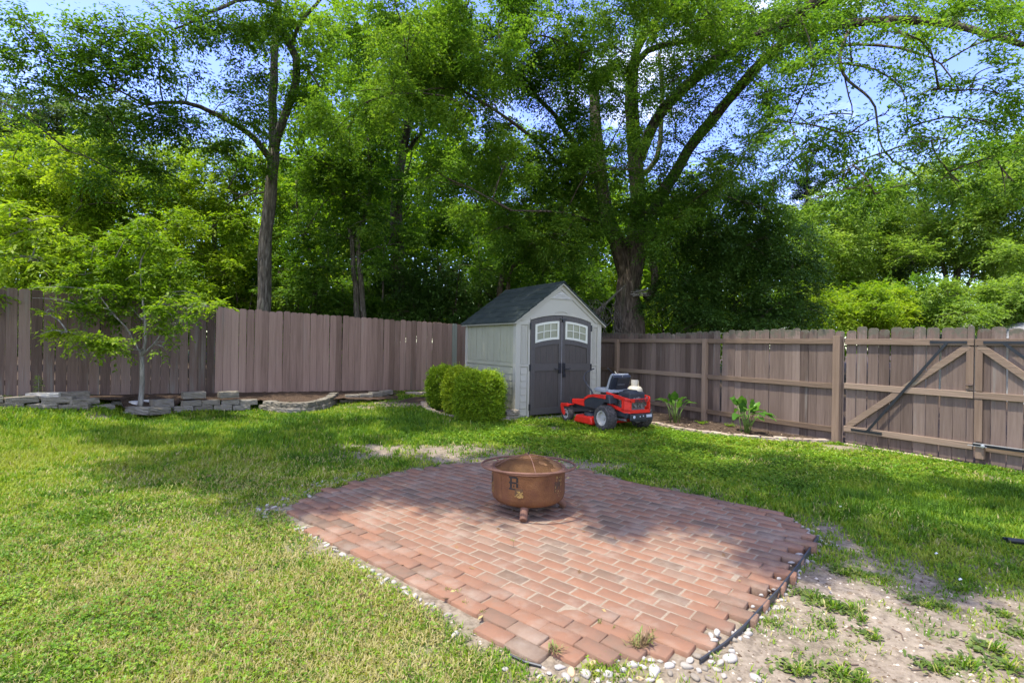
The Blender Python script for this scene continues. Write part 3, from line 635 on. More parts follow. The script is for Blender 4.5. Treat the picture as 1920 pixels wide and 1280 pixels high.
def gate(x0, x1, label, mirror):
    g = empty('wooden_gate', (RF0.x+RFD.x*x0, RF0.y+RFD.y*x0, 0), RANG, label, 'gate'); L = x1-x0
    pb = MB(); t = .01; k = 0
    while t < L-.05:
        w = .142+random.uniform(-.004,.004); w = min(w, L-t)
        picket(pb, t+w/2, .042, Z0+.02, 1.765+random.gauss(0,.018), w, ear=.035); t += w+random.uniform(.006,.014)
    pb.build('board_panel', W_RIGHT, g, bevel=.002, seg=1)
    for zc in (1.565, .855, .165):
        m = MB(); m.rv = random.random(); m.box((L/2, .0175, zc), (L, .041, .09)); m.build('rail', W_RAIL, g, bevel=.004)
    d = MB(); d.rv = .6
    a, b = (Vector((.06,.02,.21)), Vector((L-.05,.02,1.52))) if not mirror else (Vector((.04,.02,1.52)), Vector((1.55,.02,.21)))
    d.beam(a, b, .036, .088, up=(0,0,1)); d.build('diagonal_brace', W_RAIL, g, bevel=.004)
    st = MB(); st.rv = .3
    if not mirror:
        st.box((L-.04, .021, 1.21), (.078, .034, .60)); st.build('stile', W_POST, g, bevel=.003)
        mm = MB(); mm.beam((RT(1776)-x0, -.012, 1.565), (RT(1628)-x0, -.012, .17), .008, .036)
        mm.box((RT(1777)-x0, -.010, 1.565), (RT(1812)-RT(1742), .006, .036)); mm.box((RT(1626)-x0, -.010, .165), (RT(1655)-RT(1597), .006, .036))
        for xx, zz in ((RT(1750)-x0,1.565),(RT(1806)-x0,1.565),(RT(1604)-x0,.165),(RT(1648)-x0,.165)): mm.lathe([(0,-.016),(.008,-.014),(.008,-.009)], 8, (xx,0,zz), 'y')
        mm.build('steel_brace', M_BLK, g)
        lt = MB(); lt.box((L-.025,-.008,.985),(.05,.02,.03)); lt.tube([(L-.08,-.02,.985),(L-.0,-.02,.985)],.008,8); lt.build('latch', flat('rusty_latch',(.09,.06,.045),rough=.7), g)
    else:
        st.box((.04, .021, 1.21), (.078, .034, .60)); st.box((.042, .021, .52), (.082, .034, .57)); st.build('stile', W_POST, g, bevel=.003)
        mm = MB(); mm.box((RT(1900)-x0, -.010, 1.565), (RT(1960)-RT(1842), .006, .036)); mm.beam((RT(1880)-x0,-.012,1.565),(RT(1880)-x0+1.0,-.012,.6),.008,.036); mm.build('steel_brace', M_BLK, g)
gx1 = RT(1583); gx2 = RT(1825); gate(gx1, gx2, 'left leaf of the wooden drive gate with a diagonal board and long black steel brace', False)
gate(gx2+.012, gx2+1.75, 'right leaf of the wooden drive gate cut off by the picture edge', True)
# drop bar and its wooden rest in front of the gate
db = empty('gate_bar', (RF0.x+RFD.x*RT(1826), RF0.y+RFD.y*RT(1826), .2), RANG, 'long black bar with a pale bolted bracket barring the gate at the right edge', 'gate bar')
m = MB(); m.box((.75,-.075,.0),(1.45,.03,.03)); m.build('bar', M_BLK, db, bevel=.004)
m = MB(); m.box((.78,-.075,.024),(1.5,.045,.006)); m.box((.07,-.075,-.012),(.2,.05,.006)); m.build('bracket', M_STEEL, db)
m = MB(); m.lathe([(0,-.115),(.022,-.112),(.022,-.098),(.0,-.096)], 12, (.13,0,.0), 'y'); m.build('bolt', M_STEEL, db)
m = MB(); m.box((.09,-.04,-.10),(.085,.075,.16)); m.build('wooden_block', W_POST, db, bevel=.004)
m = MB(); m.rv = .9
a, b = RT(1590), RT(1790); m.box(((a+b)/2, -.06, -.075), (b-a, .11, .035)); o = m.build('ground_board', wood('sandy_board', (.2,.155,.11),(.3,.24,.17),(.42,.34,.25), vertical=False), bevel=.004)
o.location = (RF0.x, RF0.y, 0); o.rotation_euler = (0,0,RANG); tag(o, 'weathered flat board lying on the ground under the left gate leaf', 'board')

# ------------------------------------------------------------------ shed
SA = math.radians(31.8)
def shedspace(name, **kw): return empty(name, (.08, 9.84, 0), SA, **kw)
V_SH = flat('grey_vinyl_panel', (.325,.32,.22), rough=.55, spec=.3, var=.05, bump=.05, nscale=3)
V_TR = flat('grey_vinyl_trim', (.375,.36,.285), rough=.5, spec=.3, var=.04, nscale=3)
V_DR = mk('taupe_door_panel', [(.3,(.056,.048,.038)),(.7,(.080,.068,.054))], scale=(1,1,.08), nscale=40, rough=.6, spec=.3, bump=.12, bscale=80)
V_DF = flat('taupe_door_frame', (.074,.067,.057), rough=.5, spec=.3, var=.06)
V_WF = flat('cream_window_frame', (.55,.55,.44), rough=.45, var=.03)
V_PN = flat('frosted_pane', (.22,.225,.14), rough=.25, spec=.5, var=.12, nscale=3)
V_RF = mk('dark_shingle', [(0,(.022,.03,.026)),(.5,(.038,.048,.042)),(1,(.06,.07,.06))], src='both', nscale=30, mix=.4, rough=.95, spec=.1, bump=.35, bscale=150, dirt=((.12,.13,.10),2.5,.56,.85))
SW, SD, ZE, ZR = 2.16, 2.17, 1.90, 2.68
shed = shedspace('garden_shed', label='grey vinyl garden shed with dark shingle roof and taupe double doors', cat='shed')
def arc(x): return 2.03 - .115*((x-1.1)/.77)**2
def box2(mb, x0, x1, y0, y1, z0, z1): mb.box(((x0+x1)/2,(y0+y1)/2,(z0+z1)/2),(x1-x0,y1-y0,z1-z0))
m = MB()   # side and back walls
box2(m, .02,.06,.03,SD, .0,ZE); box2(m, SW-.06,SW-.02,.03,SD,.0,ZE); box2(m,.06,SW-.06,SD-.05,SD,0,ZE+.0)
m.build('wall', V_SH, shed)
m = MB()   # side siding
n = 15
for i in range(n):
    y0 = .10 + i*(SD-.2)/n; box2(m, .012 if i%2 else .009,.03,y0+.006,y0+(SD-.2)/n-.004,1.08,ZE-.07)
for i in range(7):
    z = .04+i*.135; m.prism([(.010,z+.131),(.001,z+.006),(.001,z),(.03,z),(.03,z+.131)], 'y', .1, SD-.1)
box2(m, -.004,.03,.1,SD-.1,1.0,1.05); box2(m,-.002,.03,.1,SD-.1,ZE-.06,ZE)
m.build('siding', V_SH, shed, bevel=.002, seg=1)
for (x0,x1,y0,y1) in ((-.012,.10,-.012,.09),(SW-.10,SW+.012,-.012,.09),(-.012,.05,SD-.1,SD+.01),(SW-.05,SW+.012,SD-.1,SD+.01)):
    m = MB(); box2(m,x0,x1,y0,y1,-.02,ZE); m.build('corner_trim', V_TR, shed, bevel=.004)
for x0, x1 in ((.10,.322),(1.872,SW-.10)):   # front panels either side of the doors
    m = MB()
    box2(m, x0, x1, .012,.05, -.02, ZE)
    box2(m, x1-.05 if x0 < 1 else x0, x1 if x0 < 1 else x0+.05, -.010,.02,-.02,ZE)
    a, b = (x0, x1-.05) if x0 < 1 else (x0+.05, x1)
    for i in range(7):
        z = .04+i*.135; m.prism([(.006,z+.131),(-.005,z+.008),(-.005,z),(.02,z),(.02,z+.131)], 'x', a+.012, b-.012)
    box2(m,a,b,-.008,.02,1.0,1.04); box2(m,a,b,-.008,.02,ZE-.075,ZE)
    for i in range(4): box2(m, a+.02+i*(b-a-.04)/4, a+.02+(i+1)*(b-a-.04)/4-.005, .004,.02, 1.05, ZE-.085)
    m.build('front_panel', V_TR, shed, bevel=.002, seg=1)
m = MB()
xs = [.322+(1.872-.322)*i/16 for i in range(17)]
poly = [(0,ZE),(.322,ZE)]+[(x,arc(x)+.012) for x in xs]+[(1.872,ZE),(SW,ZE),(SW/2,ZR)]
m.prism(poly, 'y', -.004, .04)
m.prism([(0.06,ZE),(SW-.06,ZE),(SW/2,ZR-.06)], 'y', SD-.04, SD)
m.build('gable', V_TR, shed)
m = MB(); inn = .075
for i in range(16):
    a, b = xs[i], xs[i+1]; m.prism([(a,arc(a)+.012),(b,arc(b)+.012),(b,arc(b)+.055),(a,arc(a)+.055)],'y',-.012,-.001)
for sg in (-1,1):
    e = SW/2+sg*(SW/2-.02); a = (e, ZE+.01); top = (SW/2, ZR-.02)
    m.prism([a,(SW/2,ZR-.01),(SW/2,ZR-.11),(e-sg*.13,ZE+.01)][::sg], 'y', -.022, -.003)
for i in range(9):
    a = math.pi*i/9; b = math.pi*(i+1)/9; c = (SW/2+.01, arc(1.1)+.05)
    m.prism([(c[0]+.16*math.cos(a),c[1]+.055*math.sin(a)),(c[0]+.16*math.cos(b),c[1]+.055*math.sin(b)),(c[0]+.13*math.cos(b),c[1]+.035*math.sin(b)),(c[0]+.13*math.cos(a),c[1]+.035*math.sin(a))],'y',-.016,-.003)
m.build('gable_trim', V_TR, shed, bevel=.002, seg=1)
m = MB(); cx = SW/2; zt = ZR-.16
for k, (w, h, y) in enumerate(((.30,.15,-.010),)):
    m.prism([(cx-w,zt-h),(cx+w,zt-h),(cx,zt+.02)],'y',y-.010,-.002)
for i in range(3):
    z = zt-.13+i*.035; w = .22-.06*i; m.prism([(-.030,z),(-.018,z+.022),(-.018,z)], 'x', cx-w, cx+w)
m.build('vent', flat('vent_vinyl',(.40,.39,.33),rough=.6), shed)
for sg in (-1,1):     # roof slopes of stepped shingle courses
    m = MB(); nrow = 7; ex = SW/2+.10; zz0 = ZE-.045
    for r in range(nrow):
        a, b = r/nrow, (r+1)/nrow
        xa, xb = ex*(1-a), ex*(1-b)-.012; za, zb = zz0+(ZR+.03-zz0)*a, zz0+(ZR+.03-zz0)*b
        m.rv = random.random(); nt_ = 9
        for q in range(nt_):
            m.rv = min(1,max(0,random.gauss(.5,.3))); y0 = -.09+q*(SD+.18)/nt_; y1 = y0+(SD+.18)/nt_-.003
            pl = [(SW/2+sg*xa,za+.034),(SW/2+sg*xb,zb+.022),(SW/2+sg*xb,zb-.004),(SW/2+sg*xa,za+.002)]
            m.prism(pl if sg < 0 else pl[::-1], 'y', y0, y1)
    o = m.build('roof', V_RF, shed)
m = MB()
for sg in (-1,1):
    pl = [(SW/2+sg*(SW/2+.09),ZE-.05),(SW/2,ZR+.018),(SW/2,ZR-.012),(SW/2+sg*(SW/2+.08),ZE-.072)]
    m.prism(pl[::-sg] if 1 else pl,'y',-.075,SD+.075)
m.build('roof_deck', V_TR, shed)
m = MB()
for i in range(8): m.rv = random.random(); y0 = -.1+i*(SD+.2)/8; m.prism([(SW/2-.09,ZR-.02),(SW/2,ZR+.066),(SW/2+.09,ZR-.02),(SW/2,ZR+.04)],'y',y0,y0+(SD+.2)/8-.004)
m.build('ridge_cap', V_RF, shed)
def arcband(mb, x0, x1, o0, o1, y0, y1, n=8, flat1=None):
    for i in range(n):
        a = x0+(x1-x0)*i/n; b = x0+(x1-x0)*(i+1)/n
        mb.prism([(a,arc(a)-o1 if flat1 is None else flat1),(b,arc(b)-o1 if flat1 is None else flat1),(b,arc(b)-o0),(a,arc(a)-o0)],'y',y0,y1)
for nm, x0, x1 in (('left',.330,1.093),('right',1.103,1.866)):
    lab = 'taupe door leaf with arched window on the left' if nm == 'left' else 'taupe door leaf with arched window, partly behind the mower'
    m = MB(); arcband(m, x0, x1, 0, 0, -.004, .02, 10, flat1=.045)
    door = m.build('door', V_DR, shed); door['label'] = lab
    s0, s1 = (x0, x1) ; sw = .10; wi = .075
    a, b = (x0+sw, x1-wi) if nm == 'left' else (x0+wi, x1-sw)
    m = MB()
    arcband(m, x0, a, 0, 0, -.024,-.003, 2, flat1=.045); arcband(m, b, x1, 0, 0, -.024,-.003, 2, flat1=.045)
    arcband(m, a, b, 0, .105, -.022,-.003); arcband(m, a, b, .475, .575, -.022,-.003)
    box2(m,a,b,-.022,-.003,.91,1.05); box2(m,a,b,-.022,-.003,.045,.17)
    m.build('door_frame', V_DF, door, bevel=.002, seg=1)
    m = MB()
    for i in range(1,4):
        x = a+(b-a)*i/4; box2(m,x-.004,x+.004,-.008,-.003,.17,.91); box2(m,x-.004,x+.004,-.008,-.003,1.05,1.40)
    m.build('panel_ribs', V_DF, door)
    m = MB(); f = .045; arcband(m,a,b,.105,.105+f,-.034,-.003); arcband(m,a,b,.475-f,.475,-.034,-.003); arcband(m,a,a+f,.105+f,.475-f,-.034,-.003,1); arcband(m,b-f,b,.105+f,.475-f,-.034,-.003,1)
    arcband(m,a+f,b-f,.282,.298,-.028,-.003)
    for i in (1,2):
        x = a+f+(b-a-2*f)*i/3; arcband(m,x-.008,x+.008,.15,.43,-.027,-.003,1)
    m.build('window_frame', V_WF, door)
    m = MB(); arcband(m,a+f,b-f,.15,.43,-.012,-.006); m.build('pane', V_PN, door)
    m = MB()
    hx = x1-.045 if nm == 'left' else x0+.045
    box2(m,hx-.035,hx+.035,-.04,-.02,.86,1.07); m.tube([(hx,-.05,.95),(hx+(-.13 if nm=='left' else .12),-.06,.945),(hx+(-.15 if nm=='left' else .15),-.06,.965)],.010,8)
    if nm == 'right': box2(m,hx-.03,hx+.03,-.06,-.03,.78,.86)
    m.build('handle', M_BLK, door, bevel=.003)
    for zc in (1.80, .98, .20):
        m = MB(); hx = x0-.012 if nm == 'left' else x1+.012; box2(m,hx-.014,hx+.016,-.036,-.01,zc-.065,zc+.065); m.build('hinge', M_BLK, door, bevel=.003)
m = MB(); box2(m,1.04,1.20,-.045,-.02,1.955,1.975); box2(m,1.10,1.14,-.045,-.02,1.90,1.955); m.build('top_latch', M_BLK, shed)
m = MB(); box2(m,1.090,1.1055,-.018,-.004,.30,1.90); m.build('weather_strip', flat('pale_strip',(.38,.38,.38)), shed)
m = MB(); m.box((1.08,1.05,-.07),(2.42,2.42,.12)); o = m.build('concrete_slab', mk('stained_concrete',[(.3,(.20,.175,.14)),(.7,(.36,.33,.28))],nscale=12,rough=.9,bump=.4,bscale=40), bevel=.01)
o.location = (.08,9.84,0); o.rotation_euler = (0,0,SA); tag(o, 'low concrete slab with a chipped edge under the garden shed', 'slab')
M_BLKST = mk('split_face_block', [(0,(0.109,0.095,0.070)),(.5,(0.203,0.179,0.137)),(1,(0.296,0.270,0.218))], src='both', nscale=16, mix=.45, rough=.95, spec=.1, bump=.9, bscale=34, scale=(1,1,3))
def blockmesh(L=.27, D=.17, H=.098, rough=.006, seed=0):
    r = random.Random(seed); bm = bmesh.new(); bmesh.ops.create_cube(bm, size=1)
    bmesh.ops.subdivide_edges(bm, edges=bm.edges[:], cuts=4, use_grid_fill=True)
    for v in bm.verts:
        x, y, z = v.co; edge = sum(abs(abs(c)-.5) < .01 for c in (x,y,z)); sh = 1-.03*(edge >= 2)
        v.co = Vector((x*L*sh, y*D*sh, z*H*sh)) + Vector((r.gauss(0,rough*.4), r.gauss(0,rough)*(1 if y < -.4 else .3), r.gauss(0,rough*.35)))
    me = bpy.data.meshes.new('block'); bm.to_mesh(me); bm.free(); a = me.attributes.new('rnd','FLOAT','FACE'); a.data.foreach_set('value',[r.random()]*len(me.polygons)); return me
def block(x, y, z, ang, L=.27, D=.17, H=.098, mat=None, name='block', parent=None, seed=None):
    me = blockmesh(L, D, H, seed=seed if seed is not None else random.randint(0,9999)); me.materials.append(mat or M_BLKST)
    o = bpy.data.objects.new(name, me); COL.objects.link(o); o.location = (x,y,z); o.rotation_euler = (random.gauss(0,.012),random.gauss(0,.012),ang)
    if parent: o.parent = parent
    return o
for (px,py,dz,la) in ((960,782,.055,'pale stone block set on the ground at the shed left front corner'),(962,774,.155,'upper pale stone block stacked at the shed left front corner')):
    p = P(px, 783, 9.72); o = block(p.x-.05, p.y-.02, gz(p.x,p.y)+dz, SA+.05, .30,.20,.098, name='stone_block'); tag(o, la, 'stone block', 'stone blocks at the shed corner')

# ------------------------------------------------------------------ retaining walls
def wallrun(name, label, path, courses, L=.27, D=.17, H=.098, skip=None, z0=-.03):
    P3 = [G(*p) for p in path]; e = empty(name, P3[0], 0, label, 'retaining wall'); seg = [math.dist(a[:2], b[:2]) for a, b in zip(P3, P3[1:])]; T = sum(seg)
    for c in range(courses):
        t = L*.5*(c % 2) + L/2 - (.0 if c == 0 else .02)
        end = T if not skip or c == 0 else T*skip
        while t < end:
            q = t; i = 0
            while i < len(seg)-1 and q > seg[i]: q -= seg[i]; i += 1
            a, b = P3[i], P3[i+1]; d = (b-a); p = a + d*(q/seg[i]); an = math.atan2(d.y, d.x)
            nx_, ny_ = -math.sin(an), math.cos(an); off = D/2 + c*.022 + random.gauss(0,.005)
            o = block(p.x+nx_*off, p.y+ny_*off, p.z+z0+H/2+c*H, an+random.gauss(0,.02), L*.985, D, H)
            o.parent = e; o.location = Vector(o.location) - Vector(e.location)
            t += L+random.uniform(0,.006)
    return P3
random.seed(5)
wallrun('retaining_wall', 'low stacked stone wall in front of the left end of the picket fence', [(-260,771),(-60,769),(60,769),(140,770),(214,772)], 2, L=.40, skip=.97, z0=.005)
wallrun('retaining_wall', 'straight low stone wall right of the small tree', [(326,774),(400,771),(480,769)], 2, L=.32, z0=.01)
wallrun('retaining_wall', 'curved low stone wall bulging towards the lawn', [(483,768),(498,772),(520,775),(550,776),(585,774),(612,768),(628,760),(636,752)], 2, L=.26, z0=.012)
wallrun('retaining_wall', 'single low run of stones where the wall fades out near the shrubs', [(637,756),(690,752),(738,744)], 2, L=.30, z0=-.03)
def loose(px, py, Z, label, L=.27, D=.18, H=.10, ang=.6, mat=None):
    p = P(px, py, Z); o = block(p.x, p.y, p.z+H/2, ang, L, D, H, mat=mat, name='stone_block'); tag(o, label, 'stone block'); return o
M_PALE = mk('pale_smooth_block', [(.3,(0.320,0.288,0.216)),(.7,(0.448,0.416,0.336))], nscale=9, rough=.9, bump=.3, bscale=50)
M_WHT = mk('white_block', [(.3,(.50,.48,.43)),(.7,(.70,.68,.64))], nscale=9, rough=.9, bump=.3, bscale=50)
AL = math.radians(43)
loose(86,749,8.25,'smooth beige block resting on the wall beside the tall weed',.46,.2,.115,AL-.5,M_PALE)
loose(139,747,8.45,'pale rough block resting on the wall, second from the left',.40,.2,.115,AL)
loose(363,746,9.75,'rough block with a pale flat top resting on the wall right of the small tree',.38,.24,.12,AL,None)
loose(428,745,10.0,'block standing as the raised end of the wall before the curve',.34,.24,.12,AL,None)
# planter ring at the small tree
loose(262,776,9.0,'split face block at the front of the ring round the small tree',.42,.18,.13,.05)
loose(296,776,9.15,'split face block angled at the right of the small tree ring',.34,.22,.13,1.0)
loose(303,765,9.4,'taller split face block leaning behind the right of the tree ring',.34,.2,.17,1.05)
loose(237,763,9.2,'white slab at the back left of the small tree ring',.44,.14,.11,.2,M_WHT)
loose(287,757,9.5,'white slab at the back right of the small tree ring',.44,.12,.08,.35,M_WHT)
loose(216,776,8.8,'thin flat stone lying on the bare soil left of the small tree',.32,.2,.03,.1,M_PALE)
loose(147,789,8.3,'small tan rock on the bare soil before the left wall',.12,.09,.05,.3,M_OCHRE)
# raised bed soil between walls and fence
def bed():
    path = [(-300,757,.17),(-60,757,.165),(214,760,.16),(222,764,.05),(318,762,.05),(330,762,.17),(478,758,.17),(500,760,.19),(540,764,.19),(590,762,.18),(630,753,.16),(690,748,.08),(745,742,.02)]
    pts = []
    for px, py, dz in path:
        p = G(px, py+9); pts.append((p.x, p.y+.13, p.z+dz))
    N = 120; M_ = 8; X_ = np.interp(np.linspace(0,1,N), np.linspace(0,1,len(pts)), [p[0] for p in pts]); Y_ = np.interp(np.linspace(0,1,N), np.linspace(0,1,len(pts)), [p[1] for p in pts]); Z_ = np.interp(np.linspace(0,1,N), np.linspace(0,1,len(pts)), [p[2] for p in pts])
    V = []
    for i in range(N):
        # nearest fence point in a direction across the bed
        fx = X_[i]-.75*.45; fy = np.interp(fx, LFX, LFY)+.05; fz = float(np.interp(fx, LFX, [p[2] for p in LF]))+.015
        for j in range(M_):
            f = j/(M_-1); x = X_[i]+(fx-X_[i])*f; y = Y_[i]+(fy-Y_[i])*f; z = Z_[i]+(fz-Z_[i])*min(1,f*1.3)
            V.append((x, y, z+random.gauss(0,.007)))
    q = np.array([[i*M_+j, (i+1)*M_+j, (i+1)*M_+j+1, i*M_+j+1] for i in range(N-1) for j in range(M_-1)])
    MM = mk('bark_mulch', [(.3,(.035,.024,.017)),(.55,(.085,.058,.04)),(.75,(.19,.13,.085))], nscale=45, rough=.95, spec=.05, bump=.9, bscale=60)
    tag(npmesh('garden_bed', V, [q], MM, smooth=True), kind='structure')
    return MM
M_MULCH = bed()
# litter of bark chips
def chips(n):
    V = []; Fq = []; R = []
    pts = []
    while len(pts) < n:
        px = random.choice([random.uniform(1230,1560), random.uniform(780,980), random.uniform(600,800)]); p = G(px, random.uniform(760,830))
        if inpoly(np.array([p.x]),np.array([p.y]),RMULCH)[0] or inpoly(np.array([p.x]),np.array([p.y]),BMULCH)[0] or (px < 800 and bare(p.x,p.y) > .5): pts.append(p)
    for p in pts:
        a = random.uniform(0,6.28); l = random.uniform(.01,.03); w = l*.4; d = Vector((math.cos(a),math.sin(a),random.gauss(0,.3)))*l; s = Vector((-math.sin(a),math.cos(a),0))*w; c = p+Vector((0,0,.006)); b0 = len(V)
        V += [c-d-s,c+d-s,c+d+s,c-d+s]; Fq.append((b0,b0+1,b0+2,b0+3)); R.append(random.random())
    tag(npmesh('bark_chips', V, [np.array(Fq)], mk('bark_chip',[(0,(.05,.035,.025)),(.7,(.16,.11,.07)),(1,(.34,.26,.17))],src='rnd',rough=.9), rnd=R), kind='stuff', label='loose bark chips and leaf litter scattered over the planting beds', cat='mulch')
chips(1500)
# edging stones
M_EDGE = mk('tan_edging_stone', [(0,(.22,.165,.12)),(.5,(.34,.27,.20)),(1,(.46,.385,.30))], src='both', nscale=14, mix=.5, rough=.95, spec=.1, bump=.7, bscale=40)
def edging(path, L, label, group, D=.12, H=.09):
    seg = [math.dist(a[:2], b[:2]) for a, b in zip(path, path[1:])]; t = L/2; T = sum(seg)
    while t < T:
        q = t; i = 0
        while i < len(seg)-1 and q > seg[i]: q -= seg[i]; i += 1
        a, b = path[i], path[i+1]; p = a+(b-a)*(q/seg[i]); an = math.atan2(b.y-a.y, b.x-a.x); l = L*random.uniform(.85,1.08)
        o = block(p.x, p.y, p.z+H*.22+random.gauss(0,.004), an+random.gauss(0,.09), l, D, H, mat=M_EDGE, name='edging_stone')
        m_ = o.modifiers.new('b','BEVEL'); m_.width = .012; m_.segments = 2; m_.limit_method = 'ANGLE'
        tag(o, label, 'edging stone', group); t += l+.012
edging(REDGE, .21, 'tan stone in the curved border before the right fence', 'edging stones along the right fence bed')
edging(BEDGE, .24, 'tan stone in the curved border round the clipped shrubs', 'edging stones round the clipped shrubs')
for px, py, la in ((770,738,'tan stone lying against the fence, left one of the pair by the shrubs'),(789,738,'tan stone lying against the fence, nearest the clipped shrubs')):
    p = P(px, py, 12.6); o = block(p.x, p.y, p.z, .5, .24,.14,.1, mat=M_EDGE, name='edging_stone'); tag(o, la, 'edging stone')
# ------------------------------------------------------------------ fire pit
M_RUST = mk('rusted_steel', [(.25,(0.056,0.027,0.013)),(.42,(0.116,0.050,0.022)),(.6,(0.163,0.074,0.030)),(.8,(0.224,0.118,0.049))], nscale=5, detail=9, rough=.85, spec=.2, bump=.25, bscale=90, dirt=((.13,.055,.03),7,.5,.72))
M_RUSTR = mk('rusted_rim', [(.2,(.11,.055,.036)),(.7,(.18,.095,.062))], nscale=14, rough=.8, spec=.2, bump=.2, bscale=90)
M_OCH = flat('ochre_rust', (.24,.15,.045), rough=.9, var=.3, nscale=60, bump=.3)
M_NBLACK = flat('near_black_finish', (.018,.014,.012), rough=.9)
PC = (.16, 4.42)
pit = empty('fire_pit', (PC[0], PC[1], .004), 0, 'rusty round fire pit with domed spark screen standing on the brick patio', 'fire pit')
m = MB(); R_ = .318
m.lathe([(0,.095),(.24,.098),(.283,.108),(.308,.132),(R_,.170),(R_,.375),(R_-.006,.375),(R_-.008,.175),(.296,.14),(.26,.115),(0,.105)], 72)
m.build('bowl', M_RUST, pit, smooth=True)
m = MB()
for i in range(72):
    pass
m.lathe([(R_-.004+.010*math.cos(a),.378+.010*math.sin(a)) for a in [2*math.pi*k/10 for k in range(11)]], 72); m.build('rim', M_RUSTR, pit, smooth='all')
m = MB(); RR = .405
m.lathe([(RR+.010*math.cos(a),.010*math.sin(a)) for a in [2*math.pi*k/10 for k in range(11)]], 80)
for a in (math.radians(d) for d in (42,138,-42,222)): m.tube([(R_*math.cos(a),R_*math.sin(a),-.020),(RR*math.cos(a),RR*math.sin(a),0)], .007, 8)
rh = m.build('ring_handle', M_RUSTR, pit, smooth='all'); rh.location = (0,0,.397); rh.rotation_euler = (-.045,0,0)
for a in (-98, 12, 128):
    a = math.radians(a); c, s_ = math.cos(a), math.sin(a); m = MB()
    m.tube([(c*.20,s_*.20,.15),(c*.235,s_*.235,.12),(c*.335,s_*.335,.026),(c*.340,s_*.340,.022)], [.034,.036,.032,.028], 16)
    o = m.build('leg', M_RUSTR, pit, smooth=True)
# dome
def dome(r): return .378 + .100*(1-(r/.300)**2)
M_SCR = bpy.data.materials.new('rusty_mesh_screen'); M_SCR.use_nodes = True
def scr():
    t = M_SCR.node_tree; n = t.nodes; l = t.links; b = n['Principled BSDF']; b.inputs['Roughness'].default_value = .85; b.inputs['Specular IOR Level'].default_value = .15
    tc = n.new('ShaderNodeTexCoord'); a = n.new('ShaderNodeTexNoise'); a.inputs['Scale'].default_value = 5; a.inputs['Detail'].default_value = 6; l.new(tc.outputs['Object'], a.inputs['Vector'])
    r = n.new('ShaderNodeValToRGB'); r.color_ramp.elements[0].position = .3; r.color_ramp.elements[0].color = (.12,.055,.025,1); r.color_ramp.elements[1].position = .75; r.color_ramp.elements[1].color = (.26,.14,.055,1)
    l.new(a.outputs['Fac'], r.inputs['Fac']); l.new(r.outputs['Color'], b.inputs['Base Color'])
    w1 = n.new('ShaderNodeTexWave'); w1.inputs['Scale'].default_value = 45; w2 = n.new('ShaderNodeTexWave'); w2.inputs['Scale'].default_value = 45; w2.bands_direction = 'Y'
    for w in (w1, w2): l.new(tc.outputs['Object'], w.inputs['Vector'])
    mx = n.new('ShaderNodeMath'); mx.operation = 'MAXIMUM'; l.new(w1.outputs['Fac'], mx.inputs[0]); l.new(w2.outputs['Fac'], mx.inputs[1])
    gt = n.new('ShaderNodeMath'); gt.operation = 'GREATER_THAN'; gt.inputs[1].default_value = .90; l.new(mx.outputs[0], gt.inputs[0])
    sx = n.new('ShaderNodeSeparateXYZ'); l.new(tc.outputs['Object'], sx.inputs[0]); nz = n.new('ShaderNodeTexNoise'); nz.inputs['Scale'].default_value = 9; nz.inputs['Detail'].default_value = 7; l.new(tc.outputs['Object'], nz.inputs['Vector'])
    m1 = n.new('ShaderNodeMath'); m1.operation = 'MULTIPLY_ADD'; m1.inputs[1].default_value = 1.1; l.new(sx.outputs['X'], m1.inputs[0]); l.new(nz.outputs['Fac'], m1.inputs[2])
    m2 = n.new('ShaderNodeMath'); m2.operation = 'GREATER_THAN'; m2.inputs[1].default_value = .66; l.new(m1.outputs[0], m2.inputs[0])
    m3 = n.new('ShaderNodeMath'); m3.operation = 'MAXIMUM'; l.new(m2.outputs[0], m3.inputs[0]); l.new(gt.outputs[0], m3.inputs[1]); l.new(m3.outputs[0], b.inputs['Alpha'])
scr()
m = MB(); m.lathe([(.300*(1-k/10), dome(.300*(1-k/10))) for k in range(11)], 48); dm = m.build('spark_screen', M_SCR, pit, smooth='all')
m = MB()
for a in (-80, 100, 10, 190):
    a = math.radians(a); m.tube([(r*math.cos(a), r*math.sin(a), dome(r)+.003) for r in [.300*(1-k/8) for k in range(9)]], .0048, 6)
m.lathe([(.300+.006*math.cos(t),.381+.006*math.sin(t)) for t in [2*math.pi*k/8 for k in range(9)]], 60); m.build('screen_frame', M_RUSTR, dm, smooth='all')
m = MB(); m.tube([(0,0,dome(0)),(0,0,dome(0)+.02),(.004,0,dome(0)+.028)], [.008,.006,.005], 8); m.build('knob', M_NBLACK, dm)
# ochre patch on the right of the screen
def textmesh(txt, size, bold=.0):
    cu = bpy.data.curves.new('text', 'FONT'); cu.body = txt; cu.size = size; cu.offset = bold; cu.align_x = 'CENTER'; cu.resolution_u = 6
    o = bpy.data.objects.new('text_tmp', cu); COL.objects.link(o); dg = bpy.context.evaluated_depsgraph_get(); me = bpy.data.meshes.new_from_object(o.evaluated_get(dg)); bpy.data.objects.remove(o); return me
def wrap(polys, ang, zc, mat, name, r=R_+.0015):
    """polys of (x, z) quads bent round the bowl"""
    mb = MB()
    for pl in polys:
        n = len(pl); vs = [((r)*math.cos(ang+x/R_), r*math.sin(ang+x/R_), zc+z) for x, z in pl] + [((r-.003)*math.cos(ang+x/R_), (r-.003)*math.sin(ang+x/R_), zc+z) for x, z in pl]
        mb.add(vs, [tuple(range(n))] + [(i, n+i, n+(i+1)%n, (i+1)%n) for i in range(n)])
    return mb.build(name, mat, pit)
